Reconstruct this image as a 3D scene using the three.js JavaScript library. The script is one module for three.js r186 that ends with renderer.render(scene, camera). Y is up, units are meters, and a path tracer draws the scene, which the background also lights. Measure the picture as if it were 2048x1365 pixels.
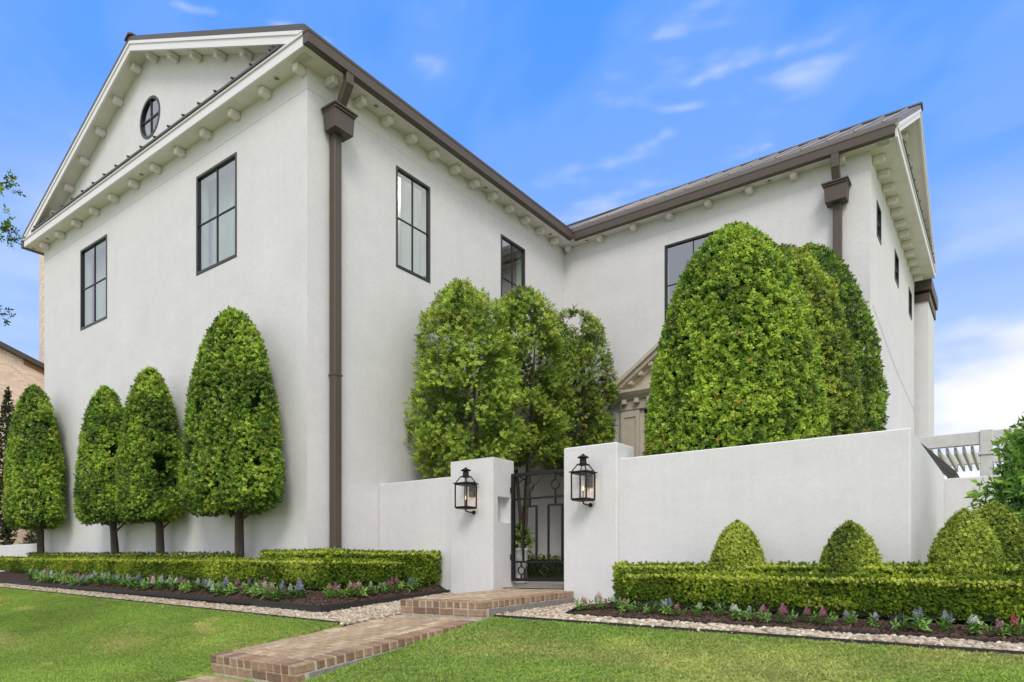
import * as THREE from 'three';
import { mergeGeometries } from 'three/addons/utils/BufferGeometryUtils.js';
import { ConvexGeometry } from 'three/addons/geometries/ConvexGeometry.js';

// ---------------------------------------------------------------- camera, sky, sun, exposure
// y = 0 is the camera's height (the garden gate's landing lies 0.35 below it); x runs along the house's front, -z along its side
const W = 1024, H = 682;
const scene = new THREE.Scene();
const camera = new THREE.PerspectiveCamera(2 * Math.atan(682.5 / 1368.3) * 180 / Math.PI, W / H, 0.1, 2000);
camera.position.set(0, 0, 0);
camera.rotation.y = 36.22 * Math.PI / 180;
camera.setViewOffset(W, H, 0, -228, W, H);      // shift lens: verticals stay parallel
camera.updateProjectionMatrix();
scene.add(camera);
const renderer = new THREE.WebGLRenderer({ antialias: true });
renderer.setSize(W, H);
renderer.toneMapping = THREE.LinearToneMapping;
renderer.toneMappingExposure = 1.2;
renderer.shadowMap.enabled = true;

// seeded randomness and noise
let seed = 1234567;
const rnd = () => { seed = (seed + 0x6D2B79F5) | 0; let t = Math.imul(seed ^ (seed >>> 15), 1 | seed); t = (t + Math.imul(t ^ (t >>> 7), 61 | t)) ^ t; return ((t ^ (t >>> 14)) >>> 0) / 4294967296; };
const rr = (a, b) => a + (b - a) * rnd();
const pick = (a) => a[Math.floor(rnd() * a.length) % a.length];
const hash = (x, y, z) => { let h = Math.imul(x | 0, 374761393) ^ Math.imul(y | 0, 668265263) ^ Math.imul(z | 0, 2147483647 - 1013904223); h = Math.imul(h ^ (h >>> 13), 1274126177); return ((h ^ (h >>> 16)) >>> 0) / 4294967296; };
const fade = (t) => t * t * (3 - 2 * t), mix = (a, b, t) => a + (b - a) * t, clamp = (x, a = 0, b = 1) => Math.min(b, Math.max(a, x));
const sstep = (a, b, x) => fade(clamp((x - a) / (b - a)));
function noise3(x, y, z, px = 0, py = 0) {          // value noise; px, py: periods
  const xi = Math.floor(x), yi = Math.floor(y), zi = Math.floor(z), u = fade(x - xi), v = fade(y - yi), w = fade(z - zi);
  const wx = (i) => px ? ((i % px) + px) % px : i, wy = (i) => py ? ((i % py) + py) % py : i;
  const h = (i, j, k) => hash(wx(xi + i), wy(yi + j), zi + k);
  return mix(mix(mix(h(0, 0, 0), h(1, 0, 0), u), mix(h(0, 1, 0), h(1, 1, 0), u), v), mix(mix(h(0, 0, 1), h(1, 0, 1), u), mix(h(0, 1, 1), h(1, 1, 1), u), v), w);
}
function fbm(x, y, z, o = 4, px = 0, py = 0) { let s = 0, a = 0.5, t = 0; for (let i = 0; i < o; i++) { s += a * noise3(x, y, z + i * 17.3, px, py); t += a; a /= 2; x *= 2; y *= 2; px *= 2; py *= 2; z *= 2; } return s / t; }

const skyAt = (x, y, z) => {                          // blue with thin cloud ahead, whiter overhead and behind, as in the photograph's light
  const e = Math.max(y, 0.001), up = Math.asin(clamp(y, -1, 1)) * 180 / Math.PI;
  const hor = Math.hypot(x, z) || 1e-6, ahead = (x * -0.5909 + z * -0.8068) / hor;
  const k = Math.pow(1 - clamp(up / 66), 2.6);
  let r = mix(0.042, 0.44, k), g = mix(0.255, 0.62, k), b = mix(0.86, 0.95, k);
  const qx = x / (e + 0.22), qz = z / (e + 0.22);
  const rx2 = x * 0.8387 + z * 0.5446, rz2 = -x * 0.5446 + z * 0.8387, e2 = Math.max(Math.sin((up - 10) / 57.3), 0.001), px = rx2 / (e2 + 0.22), pz = rz2 / (e2 + 0.22);
  const big = fbm(qx * 1.1 + 5.2, qz * 1.1 + 2.7, 3.1, 6), bigp = fbm(px * 1.1 + 5.2, pz * 1.1 + 2.7, 3.1, 6), wisp = fbm(px * 2.2 + 9.1 + bigp, pz * 4.6 + 1.3, 8.4, 7);
  const low = 1 - sstep(4, 30, up + (big - 0.5) * 26);
  let cloud = low * (0.30 + 0.70 * sstep(0.34, 0.62, fbm(x * 5 + 1.7, y * 15 + 4, z * 5, 6)));
  const az = Math.atan2(x * 0.8068 - z * 0.5909, -x * 0.5909 - z * 0.8068) * 57.3 - 32, ue = up - 7;
  cloud = Math.max(cloud, 0.50 * sstep(0.56, 0.76, wisp) * sstep(0.42, 0.60, fbm(px * 0.9 + 1.1, pz * 0.9 + 7.3, 5.5, 4)) * sstep(0.47, 0.72, fbm(az * 0.13 + 1.7 + bigp, up * 0.75 + bigp * 2, 9.4, 7)) + 0.06 * sstep(0.42, 0.62, wisp));
  const band = sstep(0.50, 0.66, fbm(az * 0.035 + 2.4, ue * 0.10 + 7.7, 2.2, 3)), curl = fbm(az * 0.10 + 3, ue * 0.16, 6.1, 4);
  cloud = Math.max(cloud, 0.7 * band * sstep(0.56, 0.80, fbm(az * 0.20 + curl * 2, ue * 0.95 + curl * 3, 4.4, 7)) * sstep(62, 50, up));
  const open = sstep(0.76, 0.22, ahead * clamp(1.35 - up / 70)) * 0.9;
  const over = Math.max(open, sstep(46, 68, up) * 0.85);
  cloud = Math.max(cloud, over * (0.82 + 0.18 * sstep(0.35, 0.6, big)));
  const c = 0.80 + 0.20 * big + 0.22 * over;
  return [mix(r, c, cloud), mix(g, c * 1.0, cloud), mix(b, c * 1.01, cloud)];
};
{
  const w = 2048, h = 1024, d = new Float32Array(w * h * 4);
  for (let j = 0; j < h; j++) {
    const lat = ((j + 0.5) / h - 0.5) * Math.PI, y = Math.sin(lat), cr = Math.cos(lat);
    for (let i = 0; i < w; i++) {
      const a = ((i + 0.5) / w - 0.5) * 2 * Math.PI, o = (j * w + i) * 4;
      const c = y > -0.02 ? skyAt(Math.cos(a) * cr, y, Math.sin(a) * cr) : [0.16, 0.20, 0.10];
      d[o] = c[0]; d[o + 1] = c[1]; d[o + 2] = c[2]; d[o + 3] = 1;
    }
  }
  const t = new THREE.DataTexture(d, w, h, THREE.RGBAFormat, THREE.FloatType);
  t.mapping = THREE.EquirectangularReflectionMapping; t.magFilter = t.minFilter = THREE.LinearFilter; t.needsUpdate = true;
  scene.background = t; scene.environment = t;
}
const sun = new THREE.DirectionalLight(new THREE.Color().setRGB(1, 0.95, 0.84), 1.4);
sun.position.set(15, 34, 20); sun.target.position.set(-8, 0, -8);
sun.castShadow = true; sun.shadow.radius = 40; sun.shadow.mapSize.set(2048, 2048);
Object.assign(sun.shadow.camera, { left: -30, right: 30, top: 30, bottom: -30, near: 1, far: 120 });
scene.add(sun, sun.target);

// ---------------------------------------------------------------- helpers
const V = (x, y, z) => new THREE.Vector3(x, y, z);
const taken = new Map(), origins = new WeakMap();
const numbered = (n) => { const k = taken.get(n) || 0; taken.set(n, k + 1); return k ? n + '_' + String(k).padStart(3, '0') : n; };
function tag(o, label, category, group, kind) { if (label) o.userData.label = label; if (category) o.userData.category = category; if (group) o.userData.group = group; if (kind) o.userData.kind = kind; return o; }
function thing(name, label, category, p = [0, 0, 0], group, kind) {
  const o = new THREE.Group(); o.name = numbered(name); o.position.set(...p); origins.set(o, V(...p)); scene.add(o);
  return tag(o, label, category, group, kind);
}
function metres(g) {                                   // uv in metres, by the direction each face looks
  const p = g.attributes.position, n = g.attributes.normal, uv = new Float32Array(p.count * 2);
  for (let i = 0; i < p.count; i++) {
    const ax = Math.abs(n.getX(i)), ay = Math.abs(n.getY(i)), az = Math.abs(n.getZ(i));
    if (ay > ax && ay > az) { uv[2 * i] = p.getX(i); uv[2 * i + 1] = p.getZ(i); } else if (ax > az) { uv[2 * i] = p.getZ(i); uv[2 * i + 1] = p.getY(i); } else { uv[2 * i] = p.getX(i); uv[2 * i + 1] = p.getY(i); }
  }
  g.setAttribute('uv', new THREE.BufferAttribute(uv, 2)); return g;
}
const shadows = (m) => { m.castShadow = m.receiveShadow = true; return m; };
const merged = (gs) => gs.length === 1 ? gs[0] : mergeGeometries(gs.map((g) => { const q = g.index ? g.toNonIndexed() : g.clone(); for (const k of Object.keys(q.attributes)) if (!['position', 'normal', 'uv'].includes(k)) q.deleteAttribute(k); return q; }));
function part(parent, name, geo, mat, label) {         // geometry in world coordinates, moved under its parent
  const g = metres(merged([].concat(geo)));
  const o = origins.get(parent) || V(0, 0, 0);
  g.translate(-o.x, -o.y, -o.z);
  const m = shadows(new THREE.Mesh(g, mat)); m.name = name; origins.set(m, o); if (label) m.userData.label = label;
  parent.add(m); return m;
}
function shared(parent, name, geo, mat, p, rot) {      // one of many alike pieces: geometry shared, placed in the world
  const m = shadows(new THREE.Mesh(geo, mat)), o = origins.get(parent) || V(0, 0, 0);
  m.name = name; m.position.set(p[0] - o.x, p[1] - o.y, p[2] - o.z); if (rot) m.rotation.set(...rot); parent.add(m); return m;
}
function structure(name, geo, mat, label, kind = 'structure') { const m = part(scene, name, geo, mat); m.name = numbered(name); return tag(m, label, null, null, kind); }
const box = (x0, x1, y0, y1, z0, z1) => { const g = new THREE.BoxGeometry(Math.abs(x1 - x0), Math.abs(y1 - y0), Math.abs(z1 - z0)); g.translate((x0 + x1) / 2, (y0 + y1) / 2, (z0 + z1) / 2); return g; };
function cbox(x0, x1, y0, y1, z0, z1, b = 0.008) {     // chamfered box, 44 triangles
  if (x0 > x1) [x0, x1] = [x1, x0]; if (y0 > y1) [y0, y1] = [y1, y0]; if (z0 > z1) [z0, z1] = [z1, z0];
  const pts = [];
  for (const [x, sx] of [[x0, 1], [x1, -1]]) for (const [y, sy] of [[y0, 1], [y1, -1]]) for (const [z, sz] of [[z0, 1], [z1, -1]])
    pts.push(V(x, y + sy * b, z + sz * b), V(x + sx * b, y, z + sz * b), V(x + sx * b, y + sy * b, z));
  const g = new ConvexGeometry(pts); g.setAttribute('uv', new THREE.BufferAttribute(new Float32Array(g.attributes.position.count * 2), 2)); return metres(g);
}
const bar = (a, b, r, n = 6) => { const d = b.clone().sub(a), g = new THREE.CylinderGeometry(r, r, d.length(), n); g.applyQuaternion(new THREE.Quaternion().setFromUnitVectors(V(0, 1, 0), d.clone().normalize())); g.translate((a.x + b.x) / 2, (a.y + b.y) / 2, (a.z + b.z) / 2); return g; };
const poly = (pts, depth, holes = []) => { const s = new THREE.Shape(pts.map((p) => new THREE.Vector2(p[0], p[1]))); holes.forEach((h) => s.holes.push(h)); return new THREE.ExtrudeGeometry(s, { depth, bevelEnabled: false, curveSegments: 28 }); };
const rectHole = (x0, x1, y0, y1) => { const h = new THREE.Path(); h.moveTo(x0, y0); h.lineTo(x0, y1); h.lineTo(x1, y1); h.lineTo(x1, y0); h.closePath(); return h; };
const roundHole = (x, y, r) => { const h = new THREE.Path(); h.absarc(x, y, r, 0, Math.PI * 2, true); return h; };
function sheet(fn, n, m) {                              // a grid surface; fn(u, v) gives a point
  const g = new THREE.PlaneGeometry(1, 1, n, m), p = g.attributes.position;
  for (let i = 0; i < p.count; i++) { const q = fn(p.getX(i) + 0.5, p.getY(i) + 0.5); p.setXYZ(i, q[0], q[1], q[2]); }
  g.computeVertexNormals(); return g;
}
function texture(w, h, fn, srgb = false) {
  const d = new Uint8Array(w * h * 4);
  for (let j = 0; j < h; j++) for (let i = 0; i < w; i++) { const c = fn(i / w, j / h), o = (j * w + i) * 4; for (let k = 0; k < 3; k++) d[o + k] = clamp(c[k]) * 255; d[o + 3] = 255; }
  const t = new THREE.DataTexture(d, w, h, THREE.RGBAFormat); t.wrapS = t.wrapT = THREE.RepeatWrapping; t.magFilter = THREE.LinearFilter; t.minFilter = THREE.LinearMipmapLinearFilter; t.generateMipmaps = true;
  if (srgb) t.colorSpace = THREE.SRGBColorSpace; t.needsUpdate = true; return t;
}
const rep = (t, mx, my = mx) => { const c = t.clone(); c.repeat.set(1 / mx, 1 / my); c.needsUpdate = true; return c; };
const std = (r, g, b, rough = 0.8, o = {}) => new THREE.MeshStandardMaterial({ color: new THREE.Color().setRGB(r, g, b), roughness: rough, ...o });

// ---------------------------------------------------------------- materials
const stuccoMap = texture(1024, 1024, (u, v) => {
  const m = fbm(u * 6, v * 4, 1.5, 5, 6, 4), streak = fbm(u * 90, v * 4, 7.7, 4, 90, 4), fine = fbm(u * 128, v * 128, 2.2, 2, 128, 128);
  const trowel = fbm(u * 14 + m * 2, v * 22, 4.9, 4, 14, 22);
  const k = 0.915 + 0.042 * (m - 0.5) + 0.02 * (streak - 0.5) + 0.035 * (fine - 0.5) + 0.038 * (trowel - 0.5);
  return [k, k * (0.996 - 0.006 * m), k * (1.0 - 0.012 * m)];
}, true);
const stuccoBump = texture(1024, 1024, (u, v) => { const k = 0.55 * fbm(u * 90, v * 90, 3.3, 3, 90, 90) + 0.45 * fbm(u * 16, v * 24, 5.1, 4, 16, 24); return [k, k, k]; });
const noiseBump = texture(512, 512, (u, v) => { const k = fbm(u * 32, v * 32, 3.3, 5, 32, 32); return [k, k, k]; });
const noiseSoft = texture(512, 512, (u, v) => { const k = 0.97 + 0.10 * (fbm(u * 10, v * 10, 9.1, 6, 10, 10) - 0.5); return [k, k, k]; }, true);
const noiseCol = texture(512, 512, (u, v) => { const k = 0.93 + 0.36 * (fbm(u * 12, v * 12, 9.1, 6, 12, 12) - 0.5); return [k, k, k]; }, true);
const M = {
  stucco: std(0.85, 0.837, 0.846, 0.92, { map: rep(stuccoMap, 5.3), bumpMap: rep(stuccoBump, 2.4), bumpScale: 0.0035 }),
  wallPaint: std(0.875, 0.864, 0.872, 0.92, { map: rep(stuccoMap, 4.1), bumpMap: rep(stuccoBump, 2.1), bumpScale: 0.0016 }),
  trim: std(0.82, 0.75, 0.735, 0.6, { map: rep(noiseSoft, 1.7), bumpMap: rep(noiseBump, 0.7), bumpScale: 0.0015 }),
  fascia: std(0.80, 0.762, 0.785, 0.5),
  gutter: std(0.086, 0.064, 0.050, 0.55, { metalness: 0.0, bumpMap: rep(noiseBump, 1.5), bumpScale: 0.0012 }),
  roof: std(0.085, 0.075, 0.068, 0.5, { metalness: 0.2, bumpMap: rep(noiseBump, 2), bumpScale: 0.003 }),
  roofTop: std(0.17, 0.145, 0.125, 0.5, { metalness: 0.2 }),
  roofSeam: std(0.30, 0.27, 0.24, 0.6),
  bronze: std(0.022, 0.021, 0.021, 0.38, { metalness: 0.1 }),
  iron: std(0.012, 0.012, 0.013, 0.45, { metalness: 0.3, bumpMap: rep(noiseBump, 0.3), bumpScale: 0.001 }),
  lampMetal: std(0.020, 0.016, 0.014, 0.5, { metalness: 0.5 }),
  glass: new THREE.MeshPhysicalMaterial({ color: 0xdcebe4, roughness: 0.0, transmission: 1, thickness: 0, ior: 3.0 }),
  lampGlass: new THREE.MeshPhysicalMaterial({ color: 0xffffff, roughness: 0.0, transmission: 1, thickness: 0, ior: 1.5 }),
  inner: std(0.80, 0.81, 0.79, 0.9),
  oak: std(0.30, 0.19, 0.11, 0.5),
  curtain: new THREE.MeshPhysicalMaterial({ color: new THREE.Color().setRGB(0.80, 0.82, 0.78), roughness: 1, transmission: 0.35, thickness: 0 }),
  mortar: std(0.57, 0.49, 0.40, 0.95, { map: rep(noiseCol, 0.5), bumpMap: rep(noiseBump, 0.35), bumpScale: 0.004 }),
  concrete: std(0.28, 0.26, 0.235, 0.95, { map: rep(noiseCol, 0.6), bumpMap: rep(noiseBump, 0.25), bumpScale: 0.006 }),
  edging: std(0.022, 0.021, 0.021, 0.62, { bumpMap: rep(noiseBump, 0.5), bumpScale: 0.002 }),
  mulch: std(0.060, 0.034, 0.024, 1, { map: rep(noiseCol, 0.35), bumpMap: rep(noiseBump, 0.22), bumpScale: 0.02 }),
  gravelBase: std(0.34, 0.26, 0.19, 1, { map: rep(noiseCol, 0.2), bumpMap: rep(noiseBump, 0.12), bumpScale: 0.02 }),
  stone: std(0.60, 0.53, 0.43, 0.85, { map: rep(noiseSoft, 1.1), bumpMap: rep(noiseBump, 0.5), bumpScale: 0.002 }),
  dark: std(0.012, 0.012, 0.014, 0.3),
  bark: std(0.13, 0.103, 0.08, 0.95, { map: rep(noiseCol, 0.25, 0.8), bumpMap: rep(noiseBump, 0.12, 0.5), bumpScale: 0.012 }),
  twig: std(0.05, 0.04, 0.025, 0.95),
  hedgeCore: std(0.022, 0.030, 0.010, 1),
  pale: std(0.72, 0.72, 0.70, 0.7, { map: rep(noiseCol, 0.9) }),
  weathered: std(0.66, 0.645, 0.63, 0.85, { map: rep(noiseSoft, 0.8), bumpMap: rep(noiseBump, 0.3), bumpScale: 0.003 }),
  rust: std(0.27, 0.13, 0.075, 0.8),
  leaf: new THREE.MeshPhysicalMaterial({ color: 0xffffff, roughness: 0.85, transmission: 0.28, thickness: 0, clearcoat: 0.35, clearcoatRoughness: 0.2, specularIntensity: 0.4, side: THREE.DoubleSide }),
  softLeaf: new THREE.MeshPhysicalMaterial({ color: 0xffffff, roughness: 0.9, transmission: 0.3, thickness: 0, clearcoat: 0.1, clearcoatRoughness: 0.4, specularIntensity: 0.3, side: THREE.DoubleSide }),
  pebble: std(1, 1, 1, 0.85),
};
const brickMats = [[0.329, 0.201, 0.122], [0.39, 0.25, 0.159], [0.281, 0.171, 0.107], [0.427, 0.287, 0.189], [0.354, 0.22, 0.14], [0.403, 0.275, 0.177], [0.244, 0.155, 0.101]]
  .map((c) => std(c[0], c[1], c[2], 0.93, { map: rep(noiseCol, 0.31 + 0.1 * rnd()), bumpMap: rep(noiseBump, 0.16), bumpScale: 0.004 }));
const topMats = [[0.50, 0.375, 0.245], [0.43, 0.31, 0.195], [0.56, 0.435, 0.295], [0.46, 0.33, 0.21], [0.61, 0.485, 0.34], [0.40, 0.285, 0.18]]
  .map((c) => std(c[0], c[1], c[2], 0.95, { map: rep(noiseCol, 0.37 + 0.1 * rnd()), bumpMap: rep(noiseBump, 0.16), bumpScale: 0.004 }));

// ---------------------------------------------------------------- ground
const XL = -6.62, XR = -5.2;                            // the walk's two edges
const leftBase = (x) => -0.68 + 0.0225 * clamp(XL - x, 0, 14);
const rightBase = (x) => -0.60 - 0.0155 * clamp(x - XR, -3, 9);
const lumps = (x, z) => 0.035 * (fbm(x * 0.7, z * 0.7, 4.4, 3) - 0.5);
const lawnLeft = (x, z) => leftBase(x) - 0.222 * clamp(z + 5.4, 0, 1.75) - 0.105 * clamp(z + 3.65, 0, 6) + lumps(x, z) * sstep(0.1, 0.8, XL - x) * sstep(0, 0.5, z + 5.5);
const lawnRight = (x, z) => rightBase(x) - 0.152 * clamp(z + 6.7, 0, 2.9) - 0.105 * clamp(z + 3.8, 0, 6) + lumps(x, z) * sstep(0.1, 0.8, x - XR) * sstep(0, 0.5, z + 6.7);
const gravelLeft = (x, z) => leftBase(x) - 0.015 + 0.078 * (-5.5 - z);
const gravelRight = (x, z) => rightBase(x) + 0.012 + 0.035 * (-6.7 - z);
const mulchLeft = (x, z) => -0.545 + 0.0195 * clamp(-7.72 - x, 0, 14) + 0.06 * clamp(-6.08 - z, 0, 3) + 0.48 * clamp(Math.min(-6.09 - z, -7.71 - x), 0, 0.38);
const mulchRight = (x, z) => -0.565 - 0.0175 * (x + 4.45) + 0.20 * clamp(-7.21 - z, 0, 0.45) + 0.03 * clamp(-7.66 - z, 0, 3);
const straw = (x, z) => clamp(sstep(0.50, 0.72, fbm(x * 0.55 + 3, z * 0.9 + 8, 1.1, 4)) * 0.75
  + 0.9 * Math.max(0, 1 - Math.hypot((x + 8.9) / 1.0, (z + 3.95) / 0.42) * (0.7 + 0.6 * fbm(x * 3, z * 3, 2, 3))) + 0.9 * sstep(0.68, 0.76, fbm(x * 1.6 + 7, z * 2.4, 6.6, 3)));
const lawnColor = (x, z, j = 0.5) => {
  const s = clamp(straw(x, z) * 0.72 + (j - 0.5) * 0.3), d = fbm(x * 1.3 + 11, z * 1.8, 7.2, 3), k = 0.82 + 0.5 * (d - 0.35);
  return [mix(0.36, 0.76, s) * k, mix(0.535, 0.68, s) * k, mix(0.068, 0.23, s) * k];
};
{
  const xs = [], zs = [];
  for (const v of [-900, -400, -180, -90, -60, -42, -32]) xs.push(v);
  for (let v = -28; v < 6; v += 0.25) xs.push(v);
  xs.push(XL - 0.001, XL + 0.03, XR - 0.03, XR + 0.001, 8, 12, 20, 40, 90, 180, 400, 900); xs.sort((a, b) => a - b);
  for (const v of [-900, -400, -180, -90, -50, -30, -20, -14, -10, -8.5]) zs.push(v);
  for (let v = -8; v < 3.7; v += 0.25) zs.push(v);
  zs.push(-5.5, -5.52, -6.7, -6.72, 4, 6, 9, 14, 25, 60, 150, 400, 900); zs.sort((a, b) => a - b);
  const pos = [], col = [], idx = [];
  for (const z of zs) for (const x of xs) {
    let y;
    if (x <= XL) y = z >= -5.5 ? lawnLeft(x, z) : leftBase(x) - 0.12;
    else if (x >= XR) y = z >= -6.7 ? lawnRight(x, z) : rightBase(x) - 0.12;
    else y = z > -3.7 ? -1.24 - 0.1 * clamp(z + 3.7, 0, 6) : z > -6.4 ? -1.08 : -0.8;
    if (z > 2.6) y = mix(y, -1.78, sstep(2.6, 3.5, z));
    pos.push(x, y, z); const c = lawnColor(x, z); col.push(c[0] * 0.7, c[1] * 0.66, c[2] * 0.7);
  }
  const n = xs.length;
  for (let j = 0; j < zs.length - 1; j++) for (let i = 0; i < n - 1; i++) { const a = j * n + i; idx.push(a, a + n, a + 1, a + 1, a + n, a + n + 1); }
  const g = new THREE.BufferGeometry(); g.setAttribute('position', new THREE.Float32BufferAttribute(pos, 3)); g.setAttribute('color', new THREE.Float32BufferAttribute(col, 3)); g.setIndex(idx); g.computeVertexNormals();
  metres(g);
  const m = shadows(new THREE.Mesh(g, std(1, 1, 1, 1, { vertexColors: true, map: rep(noiseCol, 0.9), bumpMap: rep(noiseBump, 0.4), bumpScale: 0.01 }))); m.name = 'lawn_ground'; scene.add(m);
  tag(m, 'green mown lawn sloping down from the planted beds', null, null, 'structure');
}
structure('sidewalk', box(-60, 60, -1.9, -1.62, 3.4, 4.9), std(0.46, 0.44, 0.40, 0.9, { map: rep(noiseCol, 1.5) }), 'unseen pale concrete pavement along the street');  // added behind the camera to bounce light up at the soffits
structure('street', box(-60, 60, -1.9, -1.74, 5.6, 15), std(0.30, 0.29, 0.275, 0.9, { map: rep(noiseCol, 2) }), 'unseen worn pale concrete street in front of the garden');  // out of view, added for the light its pale concrete bounces to the eaves
const surf = (name, x0, x1, z0, z1, f, mat, label, n = 24) => structure(name, sheet((u, v) => { const x = mix(x0, x1, u), z = mix(z1, z0, v); return [x, f(x, z), z]; }, n, Math.max(4, n / 3 | 0)), mat, label);
surf('gravel_strip', -21.5, -7.70, -6.10, -5.5, gravelLeft, M.gravelBase, 'strip of tan pebbles between left lawn and left bed');
surf('gravel_patch', -7.70, XL, -8.9, -5.5, gravelLeft, M.gravelBase, 'patch of tan pebbles between left bed and brick walk');
surf('gravel_strip', -4.45, 2.5, -7.22, -6.7, gravelRight, M.gravelBase, 'strip of pale pebbles between right lawn and right bed');
surf('gravel_patch', XR, -4.45, -8.9, -6.7, gravelRight, M.gravelBase, 'patch of pale pebbles between brick landing and right bed');
surf('mulch_bed', -21.5, -7.72, -8.9, -6.08, mulchLeft, M.mulch, 'dark brown mulch of the left bed', 72);
surf('mulch_bed', -4.45, 2.5, -8.9, -7.2, mulchRight, M.mulch, 'dark brown mulch of the right bed', 40);
surf('courtyard_floor', -9.5, -0.9, -15.3, -8.9, (x, z) => -0.30 + 0.02 * (-8.9 - z), std(0.66, 0.58, 0.50, 1, { map: rep(noiseCol, 0.3), bumpMap: rep(noiseBump, 0.1), bumpScale: 0.015 }), 'pebbled courtyard ground behind the gate', 10);
surf('yard_ground', -24, -9.4, -8.9, -6.0, (x, z) => -0.56 + 0.0195 * (-7.72 - x), M.mulch, 'bare soil at the foot of the house', 8);

function copies(name, geo, mat, list, label, parent = scene, kind = 'stuff') {     // list of [matrix, colour]
  const m = new THREE.InstancedMesh(geo, mat, list.length); m.name = parent === scene ? numbered(name) : name;
  list.forEach((q, i) => { m.setMatrixAt(i, q[0]); if (q[1]) m.setColorAt(i, new THREE.Color().setRGB(...q[1])); });
  shadows(m); if (label) m.userData.label = label; if (kind) m.userData.kind = kind; parent.add(m); return m;
}
const Q = new THREE.Quaternion(), E = new THREE.Euler();
const place = (p, rx, ry, rz, s) => new THREE.Matrix4().compose(V(...p), new THREE.Quaternion().setFromEuler(new THREE.Euler(rx, ry, rz)), Array.isArray(s) ? V(...s) : V(s, s, s));
// pebbles
{
  const pebble = new THREE.IcosahedronGeometry(1, 1); { const p = pebble.attributes.position; for (let i = 0; i < p.count; i++) { const v = V(p.getX(i), p.getY(i), p.getZ(i)), k = 0.8 + 0.4 * noise3(v.x * 1.3 + 4, v.y * 1.3, v.z * 1.3); p.setXYZ(i, v.x * k, v.y * k * 0.62, v.z * k * 0.8); } pebble.computeVertexNormals(); }
  const tone = () => { const k = rr(0.62, 1.15), t = rnd(); return t < 0.22 ? [0.35 * k, 0.25 * k, 0.165 * k] : t < 0.66 ? [0.50 * k, 0.405 * k, 0.295 * k] : [0.62 * k, 0.545 * k, 0.43 * k]; };
  const lay = (n, x0, x1, z0, z1, f, s0, s1, list) => { for (let i = 0; i < n; i++) { const x = rr(x0, x1), z = rr(z0, z1), s = rr(s0, s1); list.push([place([x, f(x, z) + s * 0.25 + 0.012 * rnd(), z], rr(-0.5, 0.5), rr(0, 6.3), rr(-0.5, 0.5), [s * rr(0.8, 1.3), s, s]), tone()]); } };
  const L = [], R = [];
  lay(5200, -15, -7.6, -6.08, -5.52, gravelLeft, 0.013, 0.029, L); lay(1500, -21.5, -15, -6.08, -5.52, gravelLeft, 0.018, 0.032, L); lay(4600, -7.70, XL, -8.7, -5.52, gravelLeft, 0.014, 0.03, L);
  lay(3400, -4.5, 2.2, -7.17, -6.72, gravelRight, 0.016, 0.036, R); lay(1900, XR, -4.42, -8.7, -6.72, gravelRight, 0.014, 0.03, R);
  tag(copies('pebbles', pebble, M.pebble, L, 'tan pebbles left of the brick walk'), null, 'pebbles');
  tag(copies('pebbles', pebble, M.pebble, R, 'pale pebbles right of the brick landing'), null, 'pebbles');
  const chip = new THREE.BoxGeometry(1, 0.22, 0.3), C = [], C2 = [];
  const bark = () => { const k = rr(0.4, 1.5); return [0.10 * k, 0.058 * k, 0.040 * k]; };
  const chips = (n, x0, x1, z0, z1, f, list) => { for (let i = 0; i < n; i++) { const x = rr(x0, x1), z = rr(z0, z1); list.push([place([x, f(x, z) + 0.008, z], rr(-0.4, 0.4), rr(0, 6.3), rr(-0.4, 0.4), rr(0.02, 0.06)), bark()]); } };
  chips(6500, -16, -7.75, -6.45, -6.1, mulchLeft, C); chips(1800, -8.1, -7.74, -8.6, -6.4, mulchLeft, C); chips(5500, -4.4, 2, -7.75, -7.22, mulchRight, C2);
  tag(copies('bark_chips', chip, M.pebble, C, 'dark bark chips along the front of the left bed'), null, 'mulch');
  tag(copies('bark_chips', chip, M.pebble, C2, 'dark bark chips along the front of the right bed'), null, 'mulch');
}
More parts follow.
